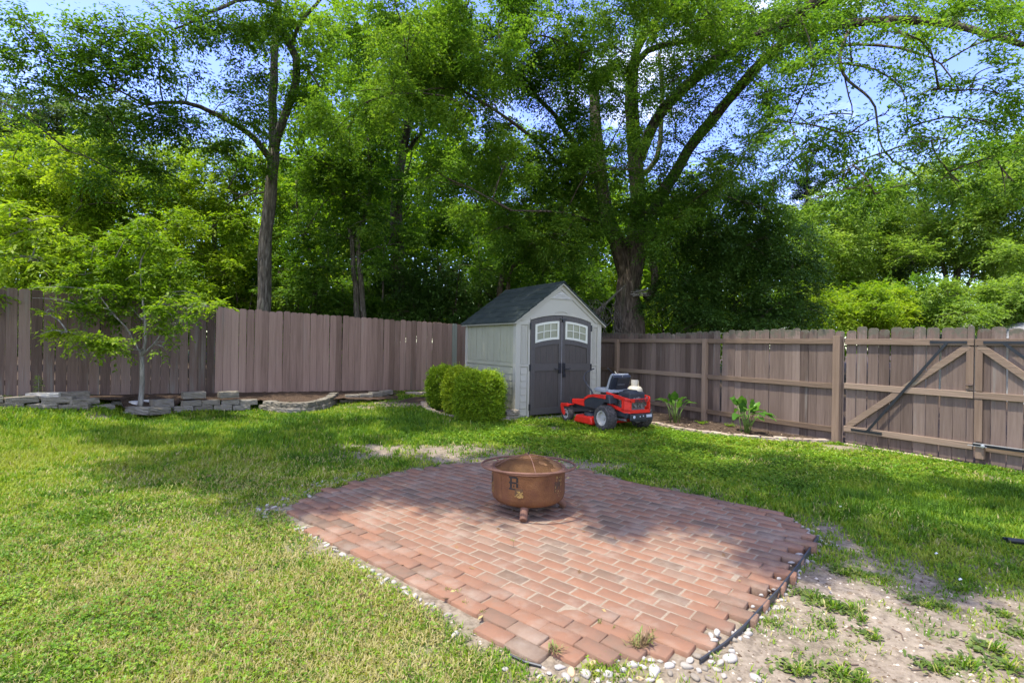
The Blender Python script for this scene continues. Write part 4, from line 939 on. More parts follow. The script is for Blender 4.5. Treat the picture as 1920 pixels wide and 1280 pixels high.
def rct(x0, x1, z0, z1, n=3):
    return [[(x0+(x1-x0)*i/n, z0), (x0+(x1-x0)*(i+1)/n, z0), (x0+(x1-x0)*(i+1)/n, z1), (x0+(x1-x0)*i/n, z1)] for i in range(n)]
A1 = math.radians(-90-24)
Bp = rct(-.034,.024,.056,.068)+rct(-.034,.022,.020,.031)+rct(-.034,.012,-.022,-.012)+rct(-.026,-.012,-.022,.068,1)+rct(.018,.032,.028,.060,1)+rct(.018,.032,-.004,.022,1)+rct(-.002,.006,-.004,.010,1)
Bp = [[(x*1.25, z*1.2) for x, z in q] for q in Bp]
wrap(Bp, A1, .282, M_NBLACK, 'letter_emblem')  # near-black plates stand in for the openings of the cut-out letter
import random as _r
rr = _r.Random(3)
pp = []
for k in range(46):
    x = .014+rr.uniform(-.0,.066); z = -.082+abs(rr.gauss(0,.026)); s_ = rr.uniform(.003,.009); pp.append([(x-s_,z-s_*.6),(x+s_*.8,z-s_),(x+s_,z+s_*.7),(x-s_*.6,z+s_)])
wrap(pp[:30], A1, .275, M_OCH, 'ochre_rust_patch', R_+.0022); wrap(rct(.012,.080,-.062,-.008), A1, .275, flat('dark_rust',(.085,.045,.02),rough=.9,var=.4,nscale=50), 'patch_emblem', R_+.0012)
for an, seed in ((-42, 5), (-168, 9)):
    an = math.radians(an); rr = _r.Random(seed)
    q = [[(-.036,-.045),(.034,-.020),(.034,-.010),(-.036,-.035)],[(-.036,.030),(.034,.062),(.034,.073),(-.036,.041)],[(-.036,-.045),(-.026,-.042),(-.026,.045),(-.036,.041)],[(.026,-.020),(.034,-.018),(.034,.073),(.026,.070)],[(-.018,-.02),(.004,-.012),(.004,.04),(-.018,.03)],[(.010,.0),(.022,.004),(.022,.05),(.010,.046)]]
    wrap(q, an, .265, flat('dark_cutout',(.06,.035,.02),rough=.9), 'crest_emblem'); pp = []
    for k in range(16):
        x = rr.uniform(-.03,.055); z = rr.uniform(-.08,.09); s_ = rr.uniform(.002,.006); pp.append([(x-s_,z-s_*2),(x+s_*.8,z-s_),(x+s_,z+s_*2),(x-s_*.6,z+s_)])
    wrap(pp, an, .265, M_OCH, 'ochre_rust_patch', R_+.0022)

# ------------------------------------------------------------------ mower (local x forward, y left, origin under the rear axle)
M_RED = flat('red_mower_paint', (.60,.022,.012), rough=.4, spec=.4, var=.14, nscale=25)
M_BP = flat('black_mower_plastic', (.028,.03,.034), rough=.5, spec=.4, var=.15)
M_TYRE = mk('dusty_tyre_rubber', [(.3,(.035,.034,.032)),(.7,(.11,.10,.09))], nscale=20, rough=.95, spec=.1, bump=.9, bscale=55)
M_RIM = flat('cream_rim_paint', (.40,.385,.34), rough=.5, var=.14)
M_SEAT = flat('grey_vinyl_seat', (.27,.285,.285), rough=.5, var=.08)
M_SHELL = flat('navy_black_seat_shell', (.022,.027,.036), rough=.4, var=.1)
M_ENG = flat('dusty_engine_metal', (.20,.19,.18), rough=.5, metal=.4, var=.5, nscale=30)
mp_ = P(1113, 808, 8.79); rl = Vector((1.64, 8.79)); FW = math.radians(119); fwd = Vector((math.cos(FW), math.sin(FW))); left = Vector((-math.sin(FW), math.cos(FW)))
org = rl - left*.41
mow = empty('riding_mower', (org.x, org.y, gz(org.x, org.y)+.0), FW, 'red zero turn riding mower with grey seat parked in front of the shed', 'mower')
def wheel(name, x, y, r, w, rim, lab=None):
    e = MB(); pr = [(r*.55,-w*.42),(r*.80,-w*.5),(r*.93,-w*.47),(r*.99,-w*.32),(r,-w*.1),(r,w*.1),(r*.99,w*.32),(r*.93,w*.47),(r*.80,w*.5),(r*.55,w*.42),(r*.55,-w*.42)]
    e.lathe(pr, 40, (0,0,0), 'y')
    n = 26 if r > .18 else 0
    for i in range(n):      # tread lugs
        a = 2*math.pi*i/n
        for sy in (-1,0,1):
            aa = a+(sy*.08); rot = Matrix.Rotation(-aa, 3, 'Y'); e.box(rot @ Vector((r*1.0,0,0)) + Vector((0,sy*w*.27,0)), (.012,w*.2,.030), rot)
    t = e.build('wheel', M_TYRE, mow, smooth=True); t.location = (x, y, r)
    q = MB(); sg = 1 if y > 0 else -1
    for sg in (1,-1): q.lathe([(r*.56,sg*w*.42),(r*.60,sg*w*.46),(r*.52,sg*w*.44),(r*.46,sg*w*.20),(r*.20,sg*w*.16),(r*.16,sg*w*.26),(0,sg*w*.27)], 28, (0,0,0), 'y')
    q.build('rim', rim, t, smooth=True); return t
wheel('wheel', 0, .41, .215, .20, M_RIM); wheel('wheel', 0, -.41, .215, .20, M_RIM)
wheel('caster_wheel', 1.14, .40, .150, .11, M_RIM).name = 'caster_wheel'; wheel('caster_wheel', 1.14, -.40, .135, .11, M_RIM).name = 'caster_wheel'
for sg in (1,-1):
    m = MB(); y = sg*.40
    pl = [(1.02,.345),(1.26,.345),(1.285,.30),(1.23,.16),(1.165,.11),(1.125,.125),(1.19,.25),(1.19,.29),(1.02,.30)]
    m.prism(pl, 'y', y+sg*.060-.016, y+sg*.060+.016); m.box((1.12,y,.335),(.20,.14,.022)); m.build('caster_fork', M_RED, mow, bevel=.006)
    m = MB(); m.tube([(1.10,sg*.36,.34),(1.10,sg*.36,.46)], .025, 12); m.tube([(1.14,y-.07,.135),(1.14,y+.075,.135)], .02, 10); m.build('caster_pivot', M_BP, mow, smooth=True)
m = MB()
for sg in (1,-1): m.box((.38,sg*.25,.30),(1.55,.05,.075))
m.box((1.10,0,.335),(.07,.80,.06)); m.box((-.33,0,.28),(.06,.52,.09)); m.box((0,0,.26),(.16,.62,.12)); m.build('frame', M_BP, mow, bevel=.006)
m = MB()      # foot plate and red front hood
m.prism([(.55,.40),(.60,.475),(1.14,.43),(1.17,.40),(1.12,.355),(.60,.325)], 'y', -.34, .34); o = m.build('front_hood', M_RED, mow, bevel=.012, seg=3)
m = MB(); m.box((.86,0,.462),(.34,.5,.006),Matrix.Rotation(.083,3,'Y')); m.build('foot_mat', M_BP, o)
for sg in (1,-1):     # fender pods
    pl = [(-.06,.60),(.03,.615),(.40,.585),(.60,.50),(.64,.42),(.62,.33),(.20,.33),(.05,.48),(-.10,.46)]
    m = MB(); m.prism(pl, 'y', sg*.20 if sg > 0 else -.40, .40 if sg > 0 else -.20); m.build('fender', M_BP, mow, bevel=.02, seg=3)
    pl = [(.01,.612),(.32,.598),(.48,.57),(.615,.505),(.635,.455),(.50,.515),(.36,.545),(.01,.54)]
    m = MB(); y0, y1 = sorted((sg*.385, sg*.412)); m.prism(pl, 'y', y0, y1); f = m.build('red_side_panel', M_RED, mow, bevel=.004)
    m = MB()
    for i in range(3): m.prism([(.055+i*.032,.565),(.068+i*.032,.595),(.078+i*.032,.595),(.065+i*.032,.565)], 'y', *sorted((sg*.411, sg*.4145)))
    m.build('model_number', M_BP, f)
m = MB(); m.prism([(.27,.10),(.30,.19),(.74,.19),(.80,.11),(.80,.05),(.27,.05)], 'y', -.50, .50)
deck = m.build('mower_deck', M_RED, mow, bevel=.03, seg=3)
m = MB(); m.lathe([(0,.27),(.10,.27),(.13,.25),(.14,.215),(.14,.2)], 28, (.52,.30,-.02)); m.lathe([(0,.27),(.10,.27),(.13,.25),(.14,.2)], 28, (.52,-.30,-.02)); m.tube([(.45,.1,.26),(.62,.40,.22)],.018,8); m.build('pulley_cover', M_BP, deck, smooth=True)
# seat
m = MB(); m.prism([(.10,.625),(.12,.69),(.50,.70),(.56,.675),(.56,.635),(.50,.62)], 'y', -.24, .24); m.build('seat', M_SEAT, mow, bevel=.035, seg=4)
bk = MB(); bk.prism([(.10,.62),(.165,.64),(.055,.90),(.020,.965),(-.03,.985),(-.045,.955),(-.01,.88)], 'y', -.195, .195); b_ = bk.build('seat_back', M_SEAT, mow, bevel=.045, seg=5); b_.location = (.13,0,-.01)
m = MB(); m.prism([(.03,.60),(.105,.60),(.0,.885),(-.045,.96),(-.075,.955),(-.085,.92)], 'y', -.202, .202); sh = m.build('seat_shell', M_SHELL, mow, bevel=.045, seg=5); sh.location = (.13,0,-.01)
m = MB(); R_y = Matrix.Rotation(-.33,3,'Y')
m.box((-.052,0,.80),(.012,.20,.22),R_y); m.build('shell_recess', M_BP, sh, bevel=.005); m = MB(); m.box((-.048,0,.79),(.016,.17,.006),R_y); m.box((-.088,0,.945),(.010,.006,.05),R_y); m.build('shell_line', M_SEAT, sh)
for sg in (1,-1):
    m = MB(); y = sg*.36; m.tube([(.42,y,.56),(.46,y,.64),(.56,y,.72),(.665,y,.80),(.70,y,.86),(.70,y*.9,.95),(.66,y*.55,1.02),(.645,y*.45,1.035)], [.02,.016,.014,.011,.011,.011,.011,.012], 10); m.lathe([(0,.50),(.045,.52),(.05,.56),(.03,.59),(0,.6)],14,(.42,y,0)); m.build('steering_lever', M_BP, mow, smooth=True)
# engine and rear guard
m = MB(); m.box((-.20,0,.60),(.30,.36,.15)); e_ = m.build('engine_cover', M_BP, mow, bevel=.03, seg=3)
m = MB(); m.lathe([(0,.70),(.11,.70),(.13,.685),(.135,.67)], 24, (-.16,.0,0)); m.build('fan_shroud', M_BP, e_, smooth=True)
m = MB(); m.box((-.17,0,.45),(.34,.34,.18)); rr = _r.Random(2)
for i in range(46):
    y = rr.uniform(-.2,.2); x = rr.choice([rr.uniform(-.36,0), -.365]); y = y if x < -.36 else rr.choice([-.2,.2]); m.box((x,y,rr.uniform(.40,.60)),(rr.uniform(.01,.05),rr.uniform(.01,.05),rr.uniform(.01,.05)),Matrix.Rotation(rr.uniform(0,1),3,'X'))
for i in range(9): m.tube([(-.37,rr.uniform(-.2,.2),rr.uniform(.42,.58)),(-.36,rr.uniform(-.2,.2),rr.uniform(.42,.62))],.007,6)
m.build('engine', M_ENG, mow)
gp = MB(); plan = [(.14,.29),(-.34,.29),(-.42,.225),(-.42,-.225),(-.34,-.29),(.14,-.29)]
def gband(mb, a, b, za0, za1, zb0, zb1, th=.018):
    d = Vector((b[0]-a[0], b[1]-a[1])).normalized(); n = Vector((-d.y, d.x))*th
    vs = [(a[0],a[1],za0),(b[0],b[1],zb0),(b[0],b[1],zb1),(a[0],a[1],za1)]; vs += [(v[0]-n.x, v[1]-n.y, v[2]) for v in vs]
    mb.add(vs, [(0,1,2,3),(7,6,5,4),(0,4,5,1),(1,5,6,2),(2,6,7,3),(3,7,4,0)])
TZ = [.655,.60,.575,.575,.60,.655]; BZ = [.42,.335,.33,.33,.335,.42]
for i in range(5):
    a, b = plan[i], plan[i+1]
    gband(gp, b, a, TZ[i+1]-.062, TZ[i+1], TZ[i]-.062, TZ[i]); gband(gp, b, a, BZ[i+1], BZ[i+1]+.06, BZ[i], BZ[i]+.06)
for a, b, z0, z1 in (((.14,.29),(.10,.29),.45,.62),((-.27,.29),(-.34,.29),.37,.57),((-.34,.29),(-.42,.225),.36,.56),((-.42,.225),(-.42,.195),.36,.55),((-.42,-.195),(-.42,-.225),.36,.55),((-.42,-.225),(-.34,-.29),.36,.56),((-.34,-.29),(-.27,-.29),.37,.57),((.10,-.29),(.14,-.29),.45,.62)): gband(gp, b, a, z0, z1, z0, z1)
gd = gp.build('engine_guard', M_RED, mow, bevel=.003, seg=1)
def put_text(txt, size, parent, loc, rot, mat, name, bold=.004):
    me = textmesh(txt, size, bold); me.materials.clear(); me.materials.append(mat); o = bpy.data.objects.new(name, me); COL.objects.link(o); o.parent = parent; o.location = loc; o.rotation_euler = rot; return o
put_text('GRAVELY', .068, gd, (-.4425, 0, .519), (math.pi/2, 0, -math.pi/2), M_BP, 'lettering')
m = MB(); m.box((-.445,0,.27),(.03,.50,.105)); m.box((-.40,0,.20),(.08,.30,.02)); bp_ = m.build('rear_bumper', M_BP, mow, bevel=.006)
m = MB(); m.lathe([(0,-.464),(.024,-.463),(.026,-.459),(.024,-.455)], 18, (0,.17,.275), 'x'); m.box((-.462,-.16,.285),(.006,.12,.045)); m.box((-.462,.04,.28),(.005,.02,.02)); m.box((-.462,-.03,.285),(.005,.02,.02)); m.build('badge', flat('pale_sticker',(.42,.45,.50),rough=.5), bp_)
m = MB(); m.lathe([(0,-.1),(.05,-.09),(.06,0),(.05,.08),(0,.1)],16,(0,.24,.22),'y'); m.tube([(-.3,.2,.2),(.0,.25,.2)],.02,8); m.build('drive_motor', M_ENG, mow, smooth=True)
# gas cylinder
gp_ = P(1190, 760, 10.35); tank = empty('gas_cylinder', (gp_.x, gp_.y, gz(gp_.x, gp_.y)), .4, 'tall cream propane cylinder with rusty stains behind the mower', 'gas cylinder')
M_TANK = mk('stained_tank_paint', [(.3,(.34,.31,.23)),(.6,(.45,.42,.34))], nscale=6, rough=.55, spec=.3, dirt=((.30,.20,.09),9,.56,.78))
m = MB(); m.lathe([(0,.05),(.10,.05),(.14,.08),(.155,.13),(.155,.60),(.145,.645),(.11,.68),(.05,.70),(0,.703)], 36); m.lathe([(.11,.0),(.115,.0),(.115,.07),(.11,.07)],28); m.build('tank', M_TANK, tank, smooth=True)
m = MB()
for a0, a1, zt in ((-.9,1.4,.81),(1.9,4.9,.82)): m.lathe([(.074,.69),(.080,.69),(.078,zt),(.072,zt)], 18, a0=a0, a1=a1)
m.build('collar', M_TANK, tank, smooth=True)
m = MB(); m.tube([(0,0,.70),(0,0,.77)],.02,10); m.tube([(-.05,0,.755),(.03,0,.755)],.018,10); m.lathe([(0,.80),(.028,.80),(.03,.785),(.026,.77),(0,.77)],12); m.build('valve', M_BLK, tank, smooth=True)
# dark pole leaning by the fence corner, behind the mower seat
m = MB(); a = P(1153,697,11.4); b = P(1186,742,10.9); m.tube([a, b+(b-a)*.9], .018, 8); tag(m.build('metal_pole', M_BLK, smooth=True), 'dark thin pole leaning against the fence behind the mower seat', 'pole')
m = MB(); a = PX0(1888,1019,-.03); b = PX0(1960,1027,-.03); m.tube([(a[0],a[1],.0),(b[0],b[1],.0)], .020, 10); m.tube([(a[0]-.0,a[1]+.03,.0),(b[0],b[1]+.03,.0)], .012, 8); tag(m.build('pipe', M_BLK, smooth=True), 'black pipe lying in the grass at the right edge', 'pipe')
for px, py, s_, la in ((755,828,.022,'white scrap lying in the thin grass before the shrubs'),(1755,1045,.012,'pale scrap in the grass on the right'),(1800,1095,.012,'small white scrap on the shaded soil at the right'),(1575,955,.02,'pale flat scrap near the right corner of the patio')):
    p = G(px, py); m = MB(); m.add([(-s_,-s_*.5,.0),(s_,-s_*.4,.006),(s_*.7,s_*.6,.012),(-s_*.4,s_*.7,.004),(0,0,s_*1.1)], [(0,1,4),(1,2,4),(2,3,4),(3,0,4)]); o = m.build('paper_scrap', flat('scrap_white',(.7,.7,.68),rough=.6)); o.location = p+Vector((0,0,.02)); tag(o, la, 'litter')
# ------------------------------------------------------------------ foliage tools
vr = np.random.default_rng(11)
def nrm(v): return v / (np.linalg.norm(v, axis=-1, keepdims=True) + 1e-9)
UP = np.array([0, 0, 1.0])
def leafquads(pos, ld, nv, l, w, fold=.12):
    """one folded diamond leaf each: pos, leaf direction, approx. normal"""
    ld = nrm(ld); sd = nrm(np.cross(ld, nv)); n2 = np.cross(sd, ld); l = l[:, None]; w = w[:, None]
    V = np.empty((len(pos), 4, 3), np.float32)
    V[:,0] = pos; V[:,1] = pos + ld*l*.48 - sd*w*.5 + n2*w*fold; V[:,2] = pos + ld*l - n2*l*.08; V[:,3] = pos + ld*l*.48 + sd*w*.5 + n2*w*fold
    return V
def sprays(P0, D, L, m, leaf, asp, droop=.25, tone=None, spread=.8, tvar=.16):
    """leafy twigs: K starts P0, directions D, lengths L, m leaves along each"""
    K = len(P0); D = nrm(D); j = (np.arange(m) + .6) / m
    S = nrm(np.cross(D, UP) + vr.normal(0, .15, (K, 3)))
    t = j[None, :, None]
    pos = P0[:,None] + D[:,None]*t*L[:,None,None] + vr.normal(0, .02, (K, m, 3))*L[:,None,None]
    pos[..., 2] -= droop*L[:,None]*(j[None]**2)
    side = np.where(np.arange(m) % 2 == 0, 1.0, -1.0)[None, :, None]
    ld = D[:,None]*.55 + S[:,None]*side*spread + vr.normal(0, .28, (K, m, 3)); ld[..., 2] -= .25
    nv = UP[None, None] + vr.normal(0, .42, (K, m, 3))
    l = leaf*vr.uniform(.65, 1.2, (K, m)); w = l*asp*vr.uniform(.8, 1.2, (K, m))
    V = leafquads(pos.reshape(-1,3), ld.reshape(-1,3), nv.reshape(-1,3), l.ravel(), w.ravel())
    tn = (.5 if tone is None else tone[:, None]) + vr.normal(0, tvar, (K, m))
    return V, np.clip(tn, 0, 1).ravel()
def blobleaf(c, r, n, leaf, asp, m=9, tw=.42, droop=.25, tone=.5, flat_=.8, sub=11, shell=.78):
    """leafy clump: n leaves inside an ellipsoid with centre c and radii r, gathered in layered sub-clumps"""
    c = np.array(c, float); r = np.array(r, float); K = max(6, int(n/m)); ns = max(3, int(sub))
    sd = nrm(vr.normal(0, 1, (ns, 3))); sc = sd * (vr.random((ns, 1))**.45) * shell
    sr = vr.uniform(.26, .50, ns); st = tone + vr.normal(0, .07, ns)
    k = vr.integers(0, ns, K); u = nrm(vr.normal(0, 1, (K, 3))) * (vr.random((K, 1))**.5) * sr[k][:, None]; u[:, 2] *= flat_
    p = sc[k] + u; D = nrm(p)*.7 + vr.normal(0, .45, (K, 3)); D[:, 2] = D[:, 2]*.7 - .04
    P0 = c + p*r; L = tw*vr.uniform(.5, 1.15, K)
    return sprays(P0, D, L, m, leaf, asp, droop, st[k])
def crown(name, parts, mat, parent):
    V = np.concatenate([a[0] for a in parts]); R = np.concatenate([a[1] for a in parts]); n = len(V)
    return npmesh(name, V.reshape(-1, 3), [np.arange(n*4).reshape(n, 4)], mat, rnd=R, parent=parent)
LEAFN = [0]
def branchtube(mb, pts, r0, r1, n=7, wob=.03):
    pts = [Vector(p) for p in pts]; out = []
    for i in range(len(pts)-1):
        a, b = pts[i], pts[i+1]; k = max(2, int((b-a).length/.45))
        p0 = pts[max(i-1,0)]; p3 = pts[min(i+2,len(pts)-1)]
        for j in range(k):
            t = j/k; out.append(.5*((2*a)+(-p0+b)*t+(2*p0-5*a+4*b-p3)*t*t+(-p0+3*a-3*b+p3)*t**3))
    out.append(pts[-1]); m = len(out)
    L = sum((out[i+1]-out[i]).length for i in range(m-1))
    out = [p+Vector((random.gauss(0,1),random.gauss(0,1),0))*wob*min(1,i)*(L/m) for i, p in enumerate(out)]
    mb.tube(out, [r0+(r1-r0)*i/(m-1) for i in range(m)], n, jit=.09); return out
BK = lambda name, a, b, c, d=(.07,.085,.04): mk(name, [(.30,a),(.5,b),(.68,c)], src='noise', scale=(1,1,.16), nscale=22, rough=.95, spec=.08, bump=1.0, bscale=26, bdist=.07, dirt=(d,3,.5,.8))
BARK_D = BK('dark_bark', (.028,.022,.016),(.085,.066,.048),(.17,.135,.10))
BARK_G = BK('grey_bark', (.035,.030,.022),(.10,.085,.064),(.20,.175,.135),(.085,.105,.055))
BARK_L = BK('pale_young_bark', (.14,.12,.10),(.26,.24,.20),(.40,.37,.32))
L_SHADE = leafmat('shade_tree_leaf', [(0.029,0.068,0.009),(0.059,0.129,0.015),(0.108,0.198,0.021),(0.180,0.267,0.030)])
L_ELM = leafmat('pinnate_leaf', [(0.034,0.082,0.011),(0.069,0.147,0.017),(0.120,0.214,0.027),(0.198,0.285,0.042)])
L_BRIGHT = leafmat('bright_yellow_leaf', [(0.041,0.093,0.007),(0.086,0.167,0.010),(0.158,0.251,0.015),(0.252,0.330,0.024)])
L_DARK = leafmat('dark_glossy_leaf', [(0.027,0.063,0.012),(0.052,0.112,0.018),(0.085,0.160,0.027),(0.142,0.233,0.042)], tr=.26, rough=.42)
L_PALE = leafmat('pale_feathery_leaf', [(0.064,0.123,0.018),(0.110,0.190,0.027),(0.175,0.266,0.042),(0.258,0.342,0.075)])
L_BOX = leafmat('boxwood_leaf', [(0.046,0.114,0.006),(0.120,0.218,0.012),(0.230,0.332,0.018),(0.368,0.418,0.030)], rough=.42, tr=.3)
L_HOSTA = leafmat('broad_glossy_leaf', [(.05,.13,.018),(.085,.20,.025),(.13,.26,.035)], rough=.3, tr=.3)
L_PINE = leafmat('pine_needle', [(.010,.028,.016),(.022,.048,.026),(.038,.07,.034)], tr=.12)
def sc(px): return px/F
def B(px, py, Z, rx, ry, tone=.5, dens=1.0):
    p = P(px, py, Z); return (p, (rx*Z/F, rx*Z/F*.9, ry*Z/F), tone, dens)
def W_(x, y, z, rx, rz, tone=.5, dens=1.0): return (Vector((x,y,z)), (rx, rx, rz), tone, dens)
def make_tree(name, label, cat, base, limbs, blobs, leafm, barkm, leaf=.085, asp=.42, cover=1.5, group=None, tw=.42, m=9, droop=.25, trunk_n=12, twigs=3, sub=11, flat_=.8, crownname='crown', shell=.75):
    """limbs: list of (points, r0, r1); first ones are the trunk"""
    root = empty(name, base, 0, label, cat, group); inv = Vector(base)
    mb = MB(); nodes = []
    for i, (pts, r0, r1) in enumerate(limbs):
        pl = branchtube(mb, [Vector(p)-inv for p in pts], r0, r1, trunk_n if i < 3 else 8); nodes += [p for p in pl[len(pl)//3:]]
    if mb.v: mb.build('trunk', barkm, root, smooth='all')
    tb = MB(); parts = []
    for (c, r, tone, dens) in blobs:
        c = c - inv
        if nodes and twigs:
            near = min(nodes, key=lambda q: (q-c).length + max(0, q.z-c.z)*.8)
            if (near-c).length < 3.6:
                mid = (near+c)/2 + Vector((random.gauss(0,.12), random.gauss(0,.12), .12))*(near-c).length*.5
                rr_ = min(.035, .010+.008*(near-c).length); pl = branchtube(tb, [near, mid, c], rr_, .008, 6, .05); nodes += pl[len(pl)//3::2]
                for _ in range(twigs):
                    s = random.choice(pl[len(pl)//2:]); e = c+Vector((random.gauss(0,.5)*r[0], random.gauss(0,.5)*r[1], random.gauss(-.1,.45)*r[2]))
                    branchtube(tb, [s, (s+e)/2+Vector((0,0,.05)), e], .011, .004, 5, .08)
        area = math.pi*r[0]*max(r[2],r[1]*.6); n = int(1.25*cover*dens*area/(leaf*leaf*asp*.5*.62)); n = max(40, min(n, 26000)); LEAFN[0] += n
        parts.append(blobleaf(c, r, n, leaf, asp, m=m, tw=tw, droop=droop, tone=tone, sub=max(4, sub*min(2.2, (r[0]*r[2])**.5)), flat_=flat_, shell=shell))
    if tb.v: tb.build('branches', barkm, root, smooth='all')
    if parts: crown(crownname, parts, leafm, root)
    return root
def fill(x0, x1, y0, y1, Z0, Z1, n, rmin, rmax, tone=.5, dens=1.0, tv=.08, asp_=.75):
    out = []
    k = 0; pts = []
    while len(out) < n and k < n*30:
        k += 1; px, py = random.uniform(x0,x1), random.uniform(y0,y1); rx = random.uniform(rmin,rmax)
        if any(math.hypot(px-a, (py-b)) < .62*rx for a, b in pts): continue
        pts.append((px,py)); out.append(B(px, py, random.uniform(Z0,Z1), rx, rx*asp_*random.uniform(.8,1.2), tone+random.gauss(0,tv), dens))
    return out

# ------------------------------------------------------------------ clipped shrubs, small plants
def boxshrub(label, px0, px1, ytop, ybot, Z, tone, n=9500):
    pc = P((px0+px1)/2, ybot, Z); w = (px1-px0)/2*Z/F; h = (ybot-ytop)*Z/F; base = Vector((pc.x, pc.y+w*.9, gz(pc.x, pc.y+w*.9)-.02))
    root = empty('boxwood_shrub', base, 0, label, 'shrub', 'clipped shrubs beside the shed')
    hh = h*.5; u = nrm(vr.normal(0, 1, (n, 3))); e = 3.3
    den = (np.abs(u)**e).sum(1)**(1/e); s = u/den[:, None]
    bump = .98 + .045*np.sin(u[:,0]*9+u[:,2]*7+tone*20) + .045*np.sin(u[:,1]*13-u[:,2]*11+tone*9) + .03*np.sin(u[:,0]*27+u[:,1]*19)*np.sin(u[:,2]*23)
    dep = np.where(vr.random(n) < .05, 1+vr.random(n)*.12, 1 - np.abs(vr.normal(0, .11, n))); p = s*np.array([w, w*.95, hh])*bump[:, None]*dep[:, None]; p[:, 2] += hh
    D = nrm(s*np.array([1,1,1.2]))*.8 + vr.normal(0, .6, (n, 3)); D[:, 2] += .35
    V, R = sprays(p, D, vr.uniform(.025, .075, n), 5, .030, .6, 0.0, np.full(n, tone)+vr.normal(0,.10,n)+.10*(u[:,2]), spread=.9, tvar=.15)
    crown('foliage', [(V, R)], L_BOX, root)
    mb = MB()
    for k in range(26):
        a = random.uniform(0, 6.28); q = Vector((math.cos(a)*w*random.uniform(.3,.8), math.sin(a)*w*random.uniform(.3,.8), h*random.uniform(.4,.85)))
        branchtube(mb, [(0,0,0), (q.x*.5,q.y*.5,q.z*.45), q], .014, .004, 5)
    mb.build('stems', BARK_D, root)
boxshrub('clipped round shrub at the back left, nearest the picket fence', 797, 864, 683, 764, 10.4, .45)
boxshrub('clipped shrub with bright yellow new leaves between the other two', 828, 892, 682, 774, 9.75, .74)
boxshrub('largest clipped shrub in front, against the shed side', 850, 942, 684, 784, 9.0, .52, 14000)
def broadplant(px, py, h, n, label, seed):
    rs = random.Random(seed); p = G(px, py); root = empty('broad_leaf_plant', p, 0, label, 'plant'); st = MB()
    for k in range(n):
        a = 6.283*k/n*1.0+rs.gauss(0,.4); lean = rs.uniform(.10,.75) if k % 3 else rs.uniform(.02,.3); L = h*rs.uniform(.45,.72)
        d = Vector((math.cos(a)*math.sin(lean), math.sin(a)*math.sin(lean), math.cos(lean))); b = Vector((rs.gauss(0,.035), rs.gauss(0,.035), 0)); m1 = b+d*L*.5+Vector((0,0,L*.06)); e = b+d*L
        st.tube([b, m1, e], [.008,.006,.004], 6)
        out = Vector((math.cos(a), math.sin(a), 0)); bend = rs.uniform(-.2,.9) if lean < .45 else rs.uniform(.7,1.4); ld = (d*(1-bend*.5)+out*bend*.7-Vector((0,0,bend*.35))).normalized(); ll = h*rs.uniform(.34,.48); ww = ll*rs.uniform(.21,.26)
        sd = ld.cross(Vector((0,0,1)) if abs(ld.z) < .9 else out); sd.normalize(); nn = sd.cross(ld); lf_ = MB(); N = 9; vs = []
        for i in range(N+1):
            t = i/N; wd = ww*(math.sin(math.pi*min(1,t*1.02)**.72))**.85*(1 if i < N else 0); cpt = e+ld*ll*t-Vector((0,0,ll*.30*t*t)); wav = .010*math.sin(t*14+k)
            for q in (-1,-.5,0,.5,1): vs.append(cpt+sd*wd*q+nn*(abs(q)*wd*.35+wav*abs(q)))
        lf_.rv = rs.random(); lf_.add(vs, [(i*5+j, i*5+j+1, (i+1)*5+j+1, (i+1)*5+j) for i in range(N) for j in range(4)])
        lf_.build('leaf', L_HOSTA, root, smooth='all')
    st.build('stems', mk('green_stem',[(.3,(.10,.18,.03)),(.7,(.20,.28,.06))],rough=.5), root, smooth='all')
random.seed(3)
broadplant(1400, 812, .72, 24, 'large broad leaved plant in the bed before the right fence', 4)
broadplant(1266, 792, .66, 13, 'smaller broad leaved plant between the mower and fence post', 9)
def herb(name, px, py, h, n, label, leaf=.03, Z=None, rad=.05):
    p = G(px, py) if Z is None else P(px, py, Z); root = empty(name, p, 0, label, 'plant'); K = n
    P0 = np.zeros((K,3)); P0[:,2] = vr.uniform(.05,.95,K)*h; a = vr.random(K)*6.28; D = np.stack([np.cos(a), np.sin(a), np.full(K,.35)], -1)
    L = rad*(1.25-P0[:,2]/h); crown('foliage', [sprays(P0, D, L, 4, leaf, .22, .3, np.full(K,.7))], L_PALE, root)
    mb = MB(); mb.tube([(0,0,0),(.0,.0,h)], [.006,.003], 6); mb.build('stem', BARK_L, root)
herb('tall_weed', 72, 748, .42, 60, 'upright feathery weed behind the beige block on the left wall', .045, Z=8.5, rad=.09)
for px, py, la in ((1316,795,'small leafy weed at the foot of the fence post'),(1522,817,'small pale weed at the right end of the fence bed'),(1368,800,'low weed left of the large broad leaved plant')):
    p = G(px, py); K = 26; a = vr.random(K)*6.28; P0 = np.zeros((K,3)); P0[:,2] = .01
    root = empty('small_weed', p, 0, la, 'weed'); crown('foliage', [sprays(P0, np.stack([np.cos(a),np.sin(a),np.full(K,.6)],-1), vr.uniform(.06,.16,K), 5, .04, .45, .2)], L_BRIGHT, root)
